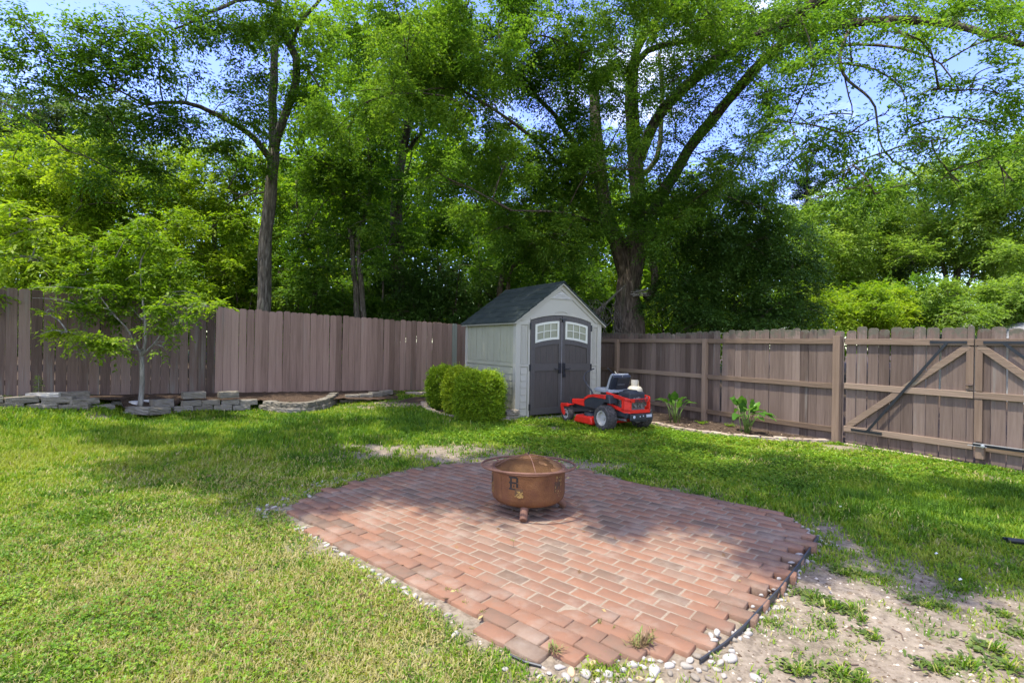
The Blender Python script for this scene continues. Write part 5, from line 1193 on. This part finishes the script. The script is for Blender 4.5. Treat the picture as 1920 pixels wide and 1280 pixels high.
# ------------------------------------------------------------------ small tree in the stone ring
random.seed(8)
ZT = 9.15
b0 = P(263,764,ZT)
make_tree('young_tree', 'young slender tree with pale speckled trunk growing in the stone ring', 'tree', b0,
  [([P(262,766,ZT),P(265,735,ZT),P(267,700,ZT),P(265,668,ZT)], .045,.036), ([P(265,668,ZT),P(273,640,ZT),P(272,600,ZT-.1),P(266,550,ZT-.1),P(262,500,ZT)], .030,.010),
   ([P(265,668,ZT),P(288,645,ZT),P(315,612,ZT-.2),P(355,588,ZT-.3)], .020,.007), ([P(265,668,ZT),P(252,640,ZT),P(235,612,ZT-.2),P(205,580,ZT-.3),P(180,545,ZT-.3)], .021,.007),
   ([P(270,655,ZT),P(250,655,ZT-.2),P(190,640,ZT-.6),P(130,622,ZT-.8)], .014,.005), ([P(268,600,ZT),P(230,560,ZT+.2),P(190,510,ZT)], .014,.006)],
  [B(115,625,ZT-.9,48,16,.85,.9),B(160,645,ZT-.8,50,18,.72),B(205,650,ZT-.6,38,18,.6),B(85,585,ZT-.8,22,10,.95,.7),B(150,575,ZT-.4,48,20,.5),B(205,590,ZT-.2,45,22,.42),B(190,545,ZT-.3,60,28,.45),B(250,555,ZT,55,32,.42),B(300,575,ZT-.2,48,24,.45),
   B(350,580,ZT-.4,48,18,.5),B(390,575,ZT-.5,34,12,.7,.8),B(320,545,ZT,55,26,.5),B(270,510,ZT,60,30,.5),B(210,500,ZT,50,28,.55),B(160,515,ZT-.2,48,24,.6),B(230,455,ZT,55,28,.6),B(290,450,ZT,50,26,.6),B(330,490,ZT,45,26,.6),B(180,465,ZT,40,24,.65),B(255,415,ZT,40,20,.65,.8),B(290,620,ZT-.3,30,16,.5,.8),B(330,608,ZT-.3,34,12,.55,.8),B(305,650,ZT-.3,14,12,.6,.8)],
  L_BRIGHT, BARK_L, leaf=.088, asp=.42, cover=1.35, tw=.28, m=8, twigs=2, sub=10, droop=.35)
make_tree('leafy_branch_tree', 'bright green leafy tree reaching in over the fence at the left edge', 'tree', P(-150,745,8.6),
  [([P(-150,745,8.6),P(-140,600,8.6),P(-110,450,8.4)], .07,.04), ([P(-110,450,8.4),P(-30,430,8.2),P(60,415,8.0)], .03,.008), ([P(-110,480,8.4),P(-30,480,8.2),P(60,480,8.0)], .03,.008)],
  [B(20,385,8,40,14,.95),B(60,415,8,45,18,.95),B(20,440,8,48,20,.9),B(70,450,8,42,16,.9),B(25,490,8,45,18,.8),B(80,485,8,35,14,.85),B(-60,420,8.2,60,50,.8),B(-60,520,8.2,50,50,.7)],
  L_BRIGHT, BARK_L, leaf=.10, asp=.42, cover=1.1, tw=.3, m=8, twigs=2)
# ------------------------------------------------------------------ big trees
random.seed(12)
ZA = 13.0
make_tree('shade_tree', 'tall forked shade tree with a grey mossy trunk behind the left fence', 'tree', P(495,605,ZA)-Vector((0,0,.4)),
 [([P(494,640,ZA),P(495,560,ZA),P(497,480,ZA),P(503,400,ZA),P(508,330,ZA),P(514,280,ZA)], .175,.13),
  ([P(514,285,ZA),P(511,220,ZA),P(513,150,ZA),P(516,80,ZA+.2),P(520,-40,ZA+.4)], .115,.07),
  ([P(514,285,ZA),P(530,225,ZA-.1),P(552,165,ZA-.2),P(556,110,ZA-.3),P(535,70,ZA-.4),P(521,30,ZA-.5),P(522,-40,ZA-.6)], .11,.075),
  ([P(508,300,ZA),P(480,262,ZA-.4),P(448,238,ZA-.8),P(400,212,ZA-1.3),P(345,192,ZA-1.8),P(272,196,ZA-2.4)], .085,.03),
  ([P(548,80,ZA-.3),P(562,45,ZA-.5),P(590,10,ZA-.6),P(620,-20,ZA-.8)], .05,.035), ([P(520,15,ZA-.5),P(470,-2,ZA-1),P(420,12,ZA-1.6),P(370,35,ZA-2.2),P(330,55,ZA-2.6)], .05,.02),
  ([P(560,110,ZA-.3),P(585,140,ZA-.5),P(600,165,ZA-.7)], .035,.015), ([P(497,360,ZA),P(450,366,ZA-.3),P(428,354,ZA-.5)], .02,.006)],
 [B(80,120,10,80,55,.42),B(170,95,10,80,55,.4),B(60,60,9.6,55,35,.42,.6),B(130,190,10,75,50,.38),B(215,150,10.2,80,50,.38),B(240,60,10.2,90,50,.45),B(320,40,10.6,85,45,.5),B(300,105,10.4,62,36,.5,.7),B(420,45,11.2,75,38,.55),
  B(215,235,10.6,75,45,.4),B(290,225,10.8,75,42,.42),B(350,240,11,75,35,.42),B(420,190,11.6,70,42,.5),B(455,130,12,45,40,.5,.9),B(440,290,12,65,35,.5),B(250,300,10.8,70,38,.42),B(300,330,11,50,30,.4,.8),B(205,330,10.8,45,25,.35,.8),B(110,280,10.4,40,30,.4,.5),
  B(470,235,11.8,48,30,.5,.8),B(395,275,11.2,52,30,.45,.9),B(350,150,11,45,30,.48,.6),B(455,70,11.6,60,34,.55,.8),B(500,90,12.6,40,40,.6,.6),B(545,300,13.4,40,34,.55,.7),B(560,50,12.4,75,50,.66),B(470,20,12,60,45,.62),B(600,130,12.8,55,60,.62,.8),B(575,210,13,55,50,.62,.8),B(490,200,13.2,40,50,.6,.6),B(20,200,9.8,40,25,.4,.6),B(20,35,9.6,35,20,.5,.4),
  W_(-5.2,6.8,8.6,1.3,.7),W_(-3.8,7.6,9.8,1.4,.9),W_(-5.0,4.8,8.0,1.0,.6),W_(-4.2,9.0,10.2,1.6,.9),W_(-6.2,11,10.8,1.2,.9)],
 L_SHADE, BARK_G, leaf=.088, asp=.46, cover=1.35, tw=.48, m=9, twigs=3)

ZB = 14.2
def PB(px, py, dz=0): return P(px, py, ZB+dz)
limbsB = [([PB(1184,650),PB(1180,600),PB(1177,560),PB(1178,520),PB(1184,480)], .47,.20),
  ([PB(1180,530),PB(1165,480),PB(1145,425),PB(1130,370),PB(1122,300,.3),PB(1116,220,.5),PB(1113,160,.6),PB(1125,135,.6),PB(1145,130,.5)], .24,.12),
  ([PB(1180,545),PB(1192,430),PB(1195,360),PB(1190,290),PB(1186,230,-.2),PB(1184,160,-.4),PB(1186,120,-.5)], .26,.15),
  ([PB(1186,125,-.5),PB(1198,85,-.8),PB(1225,45,-1.2),PB(1262,5,-1.8),PB(1290,-40,-2.4)], .12,.07),
  ([PB(1186,130,-.5),PB(1215,95,-.8),PB(1270,80,-1.3),PB(1330,75,-1.9),PB(1400,55,-2.6)], .09,.045),
  ([PB(1200,300),PB(1210,262,-.2),PB(1245,205,-.6),PB(1290,160,-1.1),PB(1340,115,-1.8),PB(1400,75,-2.4),PB(1470,45,-3.2),PB(1550,-10,-4.2)], .17,.11),
  ([PB(1185,545),PB(1212,430,.2),PB(1240,370,.2),PB(1262,330,0),PB(1292,280,-.4),PB(1335,225,-.9),PB(1390,160,-1.6),PB(1425,120,-2.2),PB(1480,75,-2.8),PB(1560,50,-3.3),PB(1650,38,-3.8),PB(1740,42,-4.2),PB(1820,55,-4.6),PB(1930,90,-4.9)], .20,.05),
  ([PB(1210,560),PB(1225,545,-.2),PB(1228,515,-.2),PB(1222,480,0),PB(1232,440,.2),PB(1245,400,.3)], .12,.07),
  ([PB(1200,330,.8),PB(1232,300,.9),PB(1240,230,1.0),PB(1240,150,1.0),PB(1235,100,1.0)], .09,.05),
  ([PB(1128,360,.2),PB(1090,290,-.4),PB(1040,215,-1.2),PB(985,160,-2.0),PB(940,120,-2.6),PB(880,95,-3.4)], .075,.03),
  ([PB(1140,440),PB(1090,360,-.6),PB(1000,260,-1.6),PB(900,190,-2.6),PB(860,165,-3.2)], .07,.025),
  ([PB(1590,60,-4),PB(1575,100,-4.2),PB(1582,140,-4.3),PB(1606,165,-4.5),PB(1632,185,-4.6),PB(1645,220,-4.8),PB(1648,260,-4.9),PB(1660,285,-5)], .035,.010),
  ([PB(1585,120,-4.3),PB(1640,130,-4.6),PB(1690,165,-4.8),PB(1700,215,-5)], .024,.008), ([PB(1585,85,-4),PB(1650,85,-4.6),PB(1720,100,-5),PB(1765,120,-5.2),PB(1800,170,-5.5)], .028,.009),
  ([PB(1582,135,-4.3),PB(1592,180,-4.4),PB(1598,215,-4.5),PB(1580,250,-4.6)], .016,.006), ([PB(1660,38,-4.4),PB(1700,70,-4.8),PB(1745,75,-5.2)], .03,.01),
  ([PB(1410,150,-2),PB(1450,170,-2.4),PB(1500,160,-2.8),PB(1560,155,-3.2)], .02,.008),([PB(1190,470),PB(1150,430,-.8),PB(1060,400,-2),PB(960,395,-3)],.05,.015)]
blobsB = []
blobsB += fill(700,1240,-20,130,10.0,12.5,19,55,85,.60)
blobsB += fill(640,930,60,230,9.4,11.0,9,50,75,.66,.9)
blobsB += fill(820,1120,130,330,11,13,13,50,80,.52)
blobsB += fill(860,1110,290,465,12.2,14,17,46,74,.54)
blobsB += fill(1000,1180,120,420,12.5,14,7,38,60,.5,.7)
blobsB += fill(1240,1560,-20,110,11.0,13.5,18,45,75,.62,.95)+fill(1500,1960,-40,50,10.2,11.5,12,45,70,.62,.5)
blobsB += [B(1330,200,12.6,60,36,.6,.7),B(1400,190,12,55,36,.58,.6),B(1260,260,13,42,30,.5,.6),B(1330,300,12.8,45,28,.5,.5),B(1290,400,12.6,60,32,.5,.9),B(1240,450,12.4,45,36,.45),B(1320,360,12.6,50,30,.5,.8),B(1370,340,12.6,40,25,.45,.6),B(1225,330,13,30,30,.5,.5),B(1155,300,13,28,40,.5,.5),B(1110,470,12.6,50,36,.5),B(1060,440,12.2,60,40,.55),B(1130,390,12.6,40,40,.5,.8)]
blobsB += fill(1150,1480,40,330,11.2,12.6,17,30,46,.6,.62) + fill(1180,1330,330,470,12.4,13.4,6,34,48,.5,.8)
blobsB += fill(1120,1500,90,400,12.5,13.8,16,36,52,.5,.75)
# hanging sprays over the right side
for px, py, rx, ry, dn in ((1450,230,45,40,.5),(1500,190,55,35,.45),(1490,265,50,40,.65),(1530,290,50,42,.7),(1460,320,34,26,.5),(1560,215,50,40,.35),(1600,250,55,40,.4),(1590,320,60,34,.8),(1650,300,60,45,.7),(1640,365,60,28,.9),(1700,250,55,45,.5),(1720,330,60,38,.9),
   (1780,260,60,45,.6),(1800,340,55,34,.9),(1850,230,60,50,.8),(1900,290,50,40,.9),(1880,180,55,50,.8),(1830,140,60,40,.7),(1750,170,60,40,.45),(1680,150,60,35,.4),(1600,110,60,35,.45),(1530,110,60,38,.55),(1700,60,70,35,.6),(1800,40,80,40,.8),(1890,60,70,45,.8),(1600,20,70,35,.7),(1500,30,70,40,.8),(1540,370,40,22,.7),(1480,140,50,30,.4),(1440,60,60,30,.6),(1560,265,50,30,.5),(1660,215,50,30,.35),(1900,340,40,25,.8)):
    blobsB.append(B(px, py, 9.3+random.uniform(-.8,1.0)-(px-1500)/700., rx, ry, .5+random.gauss(0,.05), dn*1.15))
# crown above the frame, shading the yard
for x, y, z, r in ((-3.4,4.9,7.6,1.0),(-2.3,4.1,8.0,.9),(-1.2,4.7,8.4,1.1),(-.2,4.2,8.6,1.0),(-.6,5.8,9.2,1.3),(.8,4.8,8.8,1.2),(.3,3.4,8.0,.8),(-.8,3.5,8.2,.65),(2.2,4.0,8.8,.9),(1.2,2.8,8.2,.5),(-2.0,6.0,9.4,1.2),(-1.4,8,10.2,1.4),(1.0,10,11,1.5),(3.2,9.6,10.6,1.3)):
    blobsB.append(W_(x,y,z,r,r*.5,.5,1.5))
for sx, sy, r, h in ((-2.0,4.75,.62,8.6),(-1.35,5.05,.6,8.4),(-.45,5.45,.6,8.7),(.55,5.15,.6,8.5),(1.25,4.45,.6,8.6),(1.75,3.95,.55,8.4),(2.4,3.75,.5,8.6),(-.9,5.9,.7,8.8),(.2,5.7,.8,8.6),(1.2,5.1,.7,8.9),(2.1,4.7,.6,8.6),(-3.0,5.3,.7,8.8),(-3.9,5.7,.6,8.6),(-3.4,6.4,.8,9),(-4.6,6.8,.7,9.2),(-2.4,6.4,.8,9),(3.0,3.35,.45,8.2),(3.6,3.6,.5,8.4),(-5.6,7.2,.5,9.2)):
    blobsB.append(W_(sx-.28*h, sy-.13*h, h, r, r*.42, .5, 2.3))
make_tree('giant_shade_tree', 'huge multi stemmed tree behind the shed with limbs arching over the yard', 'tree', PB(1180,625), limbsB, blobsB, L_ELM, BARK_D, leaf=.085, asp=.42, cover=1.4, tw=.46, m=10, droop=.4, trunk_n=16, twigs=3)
# deadwood heap at the fork
mb = MB(); random.seed(4)
for k in range(36):
    a = PB(random.uniform(1105,1160), random.uniform(560,600), -1.2); b = a+Vector((random.uniform(-.5,.5), random.uniform(-.4,.4), -random.uniform(.2,1.0))); mb.tube([a,(a+b)/2+Vector((random.gauss(0,.1),0,random.gauss(0,.1))),b], random.uniform(.004,.010), 5)
for a, b in ((PB(1095,610,-1.2),PB(1172,535,-.9)),(PB(1100,600,-1.2),PB(1150,555,-1))): branchtube(mb, [a,(a+b)/2,b], .05,.02)
tag(mb.build('dead_brush', BARK_G), 'tangle of dead branches hanging left of the giant tree trunk above the fence', 'dead branches')
mb = MB()
for k in range(12):
    a = PB(random.uniform(1180,1200), random.uniform(545,556), -.55); mb.tube([a, a+Vector((random.uniform(.2,.45), random.uniform(-.15,.15), random.uniform(-.05,.08)))], random.uniform(.006,.014), 5)
tag(mb.build('dead_sticks', BARK_L), 'few pale dead sticks lodged in the fork of the giant tree', 'dead branches')

def simple(name, label, cat, trunk, r0, r1, blobs, leafm, barkm, **kw):
    return make_tree(name, label, cat, trunk[0], [(trunk, r0, r1)] + kw.pop('limbs', []), blobs, leafm, barkm, **kw)
random.seed(31)
simple('dark_trunk_tree', 'tall tree with a nearly black trunk leaning right, left of the shed', 'tree', [P(742,640,17),P(745,520,17),P(743,400,17),P(752,290,17),P(772,215,17),P(800,160,17),P(830,110,17)], .26,.13,
  fill(640,860,20,260,15.5,17,12,50,75,.62,.9)+[B(700,340,16,60,45,.45),B(780,350,16.5,55,42,.45,.8),B(830,300,16.5,50,35,.5,.6),B(860,370,16.5,40,34,.42,.7),B(720,440,16.2,60,45,.36),B(800,430,16.5,60,45,.38),B(850,440,16.5,50,36,.4,.8)], L_SHADE, BARK_D, leaf=.11, asp=.45, cover=1.25,
  limbs=[([P(755,290,17),P(790,250,17),P(810,215,17)], .08,.04),([P(775,210,17),P(800,200,17),P(826,170,17)], .07,.03),([P(745,380,17),P(770,300,17.2),P(772,250,17.2)],.03,.02),([P(752,420,17.2),P(790,330,17.2),P(805,240,17.2)],.02,.012)])
for k, (x0, x1, lab) in enumerate(((672,641,'slender grey sapling trunk, left of the close pair behind the left fence'),(685,690,'slender grey sapling trunk, right of the close pair behind the left fence'))):
    simple('slender_tree', lab, 'tree', [P(x0,640,14.4+k*.3),P(x0-6,540,14.4),P(x0-14,450,14.4),P(x1+4,360,14.4),P(x1,260,14.4)], .085,.05,
      fill(590+k*60,700+k*60,180,460,13.6,14.8,9,42,66,.45 if k else .55,.85)+[B(600+k*110,500,13.8,55,34,.4,.9)], L_SHADE, BARK_G, leaf=.095, asp=.45, cover=1.15)
simple('slender_tree', 'thin bare lower trunk between the shade tree and the sapling pair', 'tree', [P(592,640,15.5),P(590,500,15.5),P(560,420,15.6),P(556,330,15.6)], .06,.035, fill(530,640,300,520,14.2,15.5,8,42,62,.55,1), L_SHADE, BARK_D, leaf=.095, cover=1.2)
simple('leaning_tree', 'dark leaning twin trunk tree just behind the shed roof', 'tree', [P(936,640,15.5),P(938,540,15.5),P(950,500,15.5),P(968,460,15.3),P(990,400,15)], .11,.06, fill(880,1060,380,520,14.2,15.5,9,42,66,.46,.9), L_ELM, BARK_D, leaf=.09, cover=1.15, limbs=[([P(940,600,15.5),P(952,545,15.4),P(962,500,15.3),P(1000,470,15)], .08,.04)])
simple('leaning_tree', 'thin crooked tree right of the shed ridge', 'tree', [P(1000,640,16),P(1012,540,16),P(1024,500,16),P(1050,478,15.8),P(1075,476,15.6)], .07,.03, fill(980,1110,430,560,15,16.5,6,40,56,.55,.8), L_SHADE, BARK_D, leaf=.10, cover=1.1)
simple('evergreen_tree', 'dark glossy evergreen with hanging foliage right of the giant trunk', 'tree', [P(1340,660,14.6),P(1340,560,14.6),P(1335,470,14.6),P(1330,400,14.6)], .16,.07,
  fill(1250,1470,430,590,13.2,15,22,45,70,.42,1.1)+fill(1290,1440,330,440,13.8,15,8,38,58,.48,.9)+[B(1500,500,13.8,42,40,.42),B(1520,545,13.8,36,40,.38),B(1490,450,14,40,30,.48,.7),B(1450,400,14,40,24,.5,.6),B(1500,580,13.6,45,40,.35),B(1250,570,13.8,50,45,.35),B(1420,600,13.6,60,35,.35),B(1330,600,13.6,60,35,.3)], L_DARK, BARK_D, leaf=.085, asp=.42, cover=1.6, droop=.5)
# pale trees beyond the right fence
random.seed(77)
simple('pale_tree', 'pale yellow green feathery tree right of the dark evergreen', 'tree', [P(1560,650,24),P(1560,540,24),P(1558,440,24)], .22,.08, fill(1490,1630,400,560,22,25,17,36,56,.62,1.2)+[B(1520,390,24,36,26,.55,.8),B(1590,370,24,40,26,.6,.9)], L_PALE, BARK_G, leaf=.15, asp=.4, cover=1.5, tw=.7)
simple('pale_tree', 'large pale feathery tree with slim forked trunks at the far right', 'tree', [P(1792,650,23),P(1790,560,23),P(1800,480,23),P(1815,430,23)], .20,.09, fill(1700,1900,300,500,21,24,24,38,60,.66,1.0)+fill(1860,2000,270,500,19,22,12,50,75,.6,1.1), L_PALE, BARK_G, leaf=.15, asp=.4, cover=1.4, tw=.7,
  limbs=[([P(1780,620,23),P(1776,560,23),P(1768,500,23),P(1745,440,23)], .12,.05),([P(1806,560,22.8),P(1828,500,22.6),P(1850,450,22.4)], .09,.04)])
simple('broadleaf_tree', 'mid green tree filling the gap between the two pale trees', 'tree', [P(1665,650,27),P(1662,540,27),P(1660,430,27)], .2,.08, fill(1610,1740,360,520,25,28,15,34,52,.4,1.1), leafmat('mid_leaf', [(.03,.06,.018),(.06,.11,.03),(.10,.17,.045),(.16,.24,.07)]), BARK_G, leaf=.17, asp=.42, cover=1.5, tw=.7)
simple('dark_conifer', 'narrow dark conifer half hidden behind the pale trees', 'tree', [P(1672,650,30),P(1672,420,30)], .2,.05, [B(1672,440+i*26,30,16+i*5,18,.4,1.3) for i in range(7)], L_PINE, BARK_D, leaf=.16, asp=.2, cover=2.2)
simple('distant_pine', 'dark pine top showing against the sky beyond the evergreen', 'tree', [P(1510,650,38),P(1512,450,38),P(1513,300,38)], .25,.06, [B(1513,312,38,16,14,.5,1.2),B(1500,335,38,22,12,.4,1.2),B(1525,342,38,22,12,.5,1.2),B(1508,362,38,30,14,.4,1.2),B(1530,385,38,34,16,.4,1.2),B(1490,390,38,26,14,.4,1.1),B(1512,415,38,40,18,.35,1.2)], L_PINE, BARK_D, leaf=.24, asp=.18, cover=2.2)
simple('understory_shrub', 'bright rounded bush over the fence below the pale trees', 'bush', [P(1600,650,17),P(1600,590,17)], .06,.03, fill(1530,1680,545,600,16,17.5,12,34,52,.75,1.2), L_BRIGHT, BARK_D, leaf=.11, asp=.45, cover=1.6)
simple('understory_shrub', 'round green shrub crown peeking above the fence further right', 'bush', [P(1725,650,18),P(1722,590,18)], .06,.03, [B(1715,540,18,45,30,.5,1.3),B(1750,555,18,40,28,.6,1.2),B(1690,565,18,36,26,.5,1.2),B(1725,590,18,60,28,.4,1.2)], L_ELM, BARK_D, leaf=.12, asp=.5, cover=1.7)
simple('understory_shrub', 'yellow green thicket above the gate at the right', 'bush', [P(1830,650,16),P(1830,600,16)], .06,.03, fill(1760,1960,550,605,15,17,15,38,55,.62,1.2), L_PALE, BARK_D, leaf=.11, asp=.4, cover=1.5)
# left side, sunlit
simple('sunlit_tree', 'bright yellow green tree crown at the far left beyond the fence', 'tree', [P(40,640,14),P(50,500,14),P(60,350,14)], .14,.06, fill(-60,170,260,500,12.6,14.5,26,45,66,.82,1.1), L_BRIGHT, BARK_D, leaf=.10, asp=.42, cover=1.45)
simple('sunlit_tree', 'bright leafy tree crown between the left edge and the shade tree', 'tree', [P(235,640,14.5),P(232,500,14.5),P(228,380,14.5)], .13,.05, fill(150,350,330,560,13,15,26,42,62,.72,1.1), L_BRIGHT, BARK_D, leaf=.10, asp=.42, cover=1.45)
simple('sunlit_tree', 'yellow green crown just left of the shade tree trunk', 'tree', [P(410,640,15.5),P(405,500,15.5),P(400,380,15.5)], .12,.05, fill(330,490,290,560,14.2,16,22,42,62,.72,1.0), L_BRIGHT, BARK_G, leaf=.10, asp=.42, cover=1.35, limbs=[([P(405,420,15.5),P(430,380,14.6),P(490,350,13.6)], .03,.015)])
simple('grey_green_tree', 'taller grey green tree behind the bright crowns at the left', 'tree', [P(110,640,24),P(110,400,24),P(115,230,24)], .3,.1, fill(-40,240,190,330,22,25,20,40,62,.45,1.0)+fill(200,330,270,350,22,24,6,36,48,.45,.9), leafmat('greygreen_leaf', [(.035,.06,.025),(.065,.10,.04),(.11,.16,.06),(.17,.23,.09)]), BARK_G, leaf=.16, asp=.42, cover=1.3, tw=.6)
# understory behind the left and centre fence
random.seed(55)
und = [(60,560,.7,L_BRIGHT,'low bright thicket just above the left end of the fence',12.8),(180,570,.62,L_BRIGHT,'bright thicket behind the young tree',13.2),(330,560,.6,L_BRIGHT,'bright green thicket right of the young tree',13.8),(440,545,.6,L_BRIGHT,'green thicket left of the shade tree base',14.5),
       (555,540,.5,L_SHADE,'shaded thicket right of the shade tree base',14.8),(640,560,.45,L_SHADE,'shaded thicket around the sapling pair',16),(720,550,.32,L_DARK,'dark thicket around the black trunk',17),(800,545,.36,L_DARK,'dark evergreen thicket left of the shed',16),(870,555,.34,L_DARK,'darkest thicket beside the shed roof',15.8),
       (1040,560,.5,L_SHADE,'shaded thicket behind the shed ridge',17.5),(1110,570,.55,L_BRIGHT,'bright patch of brush seen left of the giant trunk',19),(1255,590,.55,L_BRIGHT,'bright brush seen right of the giant trunk',17),(960,540,.5,L_ELM,'green brush behind the shed roof',17.5)]
for px, py, tn, lm, la, Z in und:
    bl = fill(px-65,px+65,py-42,py+50,Z-.6,Z+1,8,38,54,tn,1.0)
    simple('understory_shrub', la, 'bush', [P(px,655,Z),P(px+6,600,Z),P(px+2,540,Z)], .05,.02, bl, lm, BARK_D, leaf=.10, asp=.45, cover=1.25, limbs=[([P(px,650,Z),P(px-20,590,Z),P(px-28,540,Z)],.03,.012),([P(px,650,Z),P(px+26,590,Z),P(px+34,530,Z)],.03,.012)])
for px, y0, Z in ((722,420,16),(820,470,16.5),(905,440,17),(600,470,16),(455,470,15),(1290,520,16),(1085,500,18),(860,500,15.5),(650,500,18),(790,480,18)):
    mb = MB(); branchtube(mb, [P(px,650,Z),P(px+random.uniform(-6,6),570,Z),P(px+random.uniform(-16,16),y0,Z)], random.uniform(.03,.06), .02, 7)
    tag(mb.build('bare_stem', random.choice([BARK_D, BARK_G]), smooth='all'), f"thin bare woodland stem {'left of' if px < 900 else 'behind or right of'} the shed in the understory", 'sapling', 'thin stems in the understory')
# far woodland as one mass
random.seed(91)
parts = []
def far(x0, x1, y0, y1, Z0, Z1, n, tone, dens):
    for (c, r, t, d) in fill(x0, x1, y0, y1, Z0, Z1, n, 50, 85, tone, dens, .07, .8):
        area = math.pi*r[0]*r[2]; k = int(1.5*d*area/(.26*.26*.5*.5*.62)); k = min(k, 5200); LEAFN[0] += k; parts.append(blobleaf(c, r, k, .26, .5, m=7, tw=1.0, tone=t, sub=12))
far(-150,520,380,620,26,32,34,.55,1); far(480,920,330,620,24,30,34,.5,1); far(880,1300,440,620,26,32,24,.5,1); far(1280,1560,470,620,28,34,16,.55,1); far(1540,2050,440,620,32,40,26,.55,1); far(560,840,40,330,22,26,20,.55,.8); far(930,1120,230,440,26,30,8,.5,.7); far(1110,1420,330,470,24,28,10,.5,.9)
far(-500,-100,250,600,22,30,14,.5,.9); far(500,900,290,600,18.5,22,34,.5,.9); far(880,1300,400,600,18.5,22,24,.5,.9); far(0,520,380,600,18,22,22,.6,.9); far(-150,2050,560,640,20,23,60,.5,1.2)
wd = crown('woodland', parts, leafmat('woodland_leaf', [(.045,.10,.008),(.09,.18,.012),(.16,.26,.018),(.26,.35,.03)]), None)
tag(wd, kind='stuff', label='deep green woodland filling the distance behind the fences', cat='woodland')
# roof of a neighbouring house at the far right and a hint of a pale wall
M_NR = mk('grey_asphalt_shingle', [(.3,(.13,.13,.135)),(.7,(.25,.245,.24))], scale=(1,1,3), nscale=6, rough=.95)
hp = P(1868,640,13)+Vector((1.7,0,0)); hs = empty('neighbour_house', (hp.x, hp.y, -.82), 0, 'grey shingled roof of a neighbouring house above the gate at the right edge', 'house')
m = MB(); box2(m,.4,8,.4,6,0,2.6); m.build('wall', flat('pale_siding',(.55,.53,.48)), hs)
m = MB(); m.add([(0,0,2.64),(8.4,0,2.64),(8.4,6.4,2.64),(0,6.4,2.64),(3.2,3.2,3.85),(5.2,3.2,3.85)],[(0,1,5,4),(1,2,5),(2,3,4,5),(3,0,4),(0,3,2,1)]); m.build('roof', M_NR, hs)
print('LEAVES', LEAFN[0])
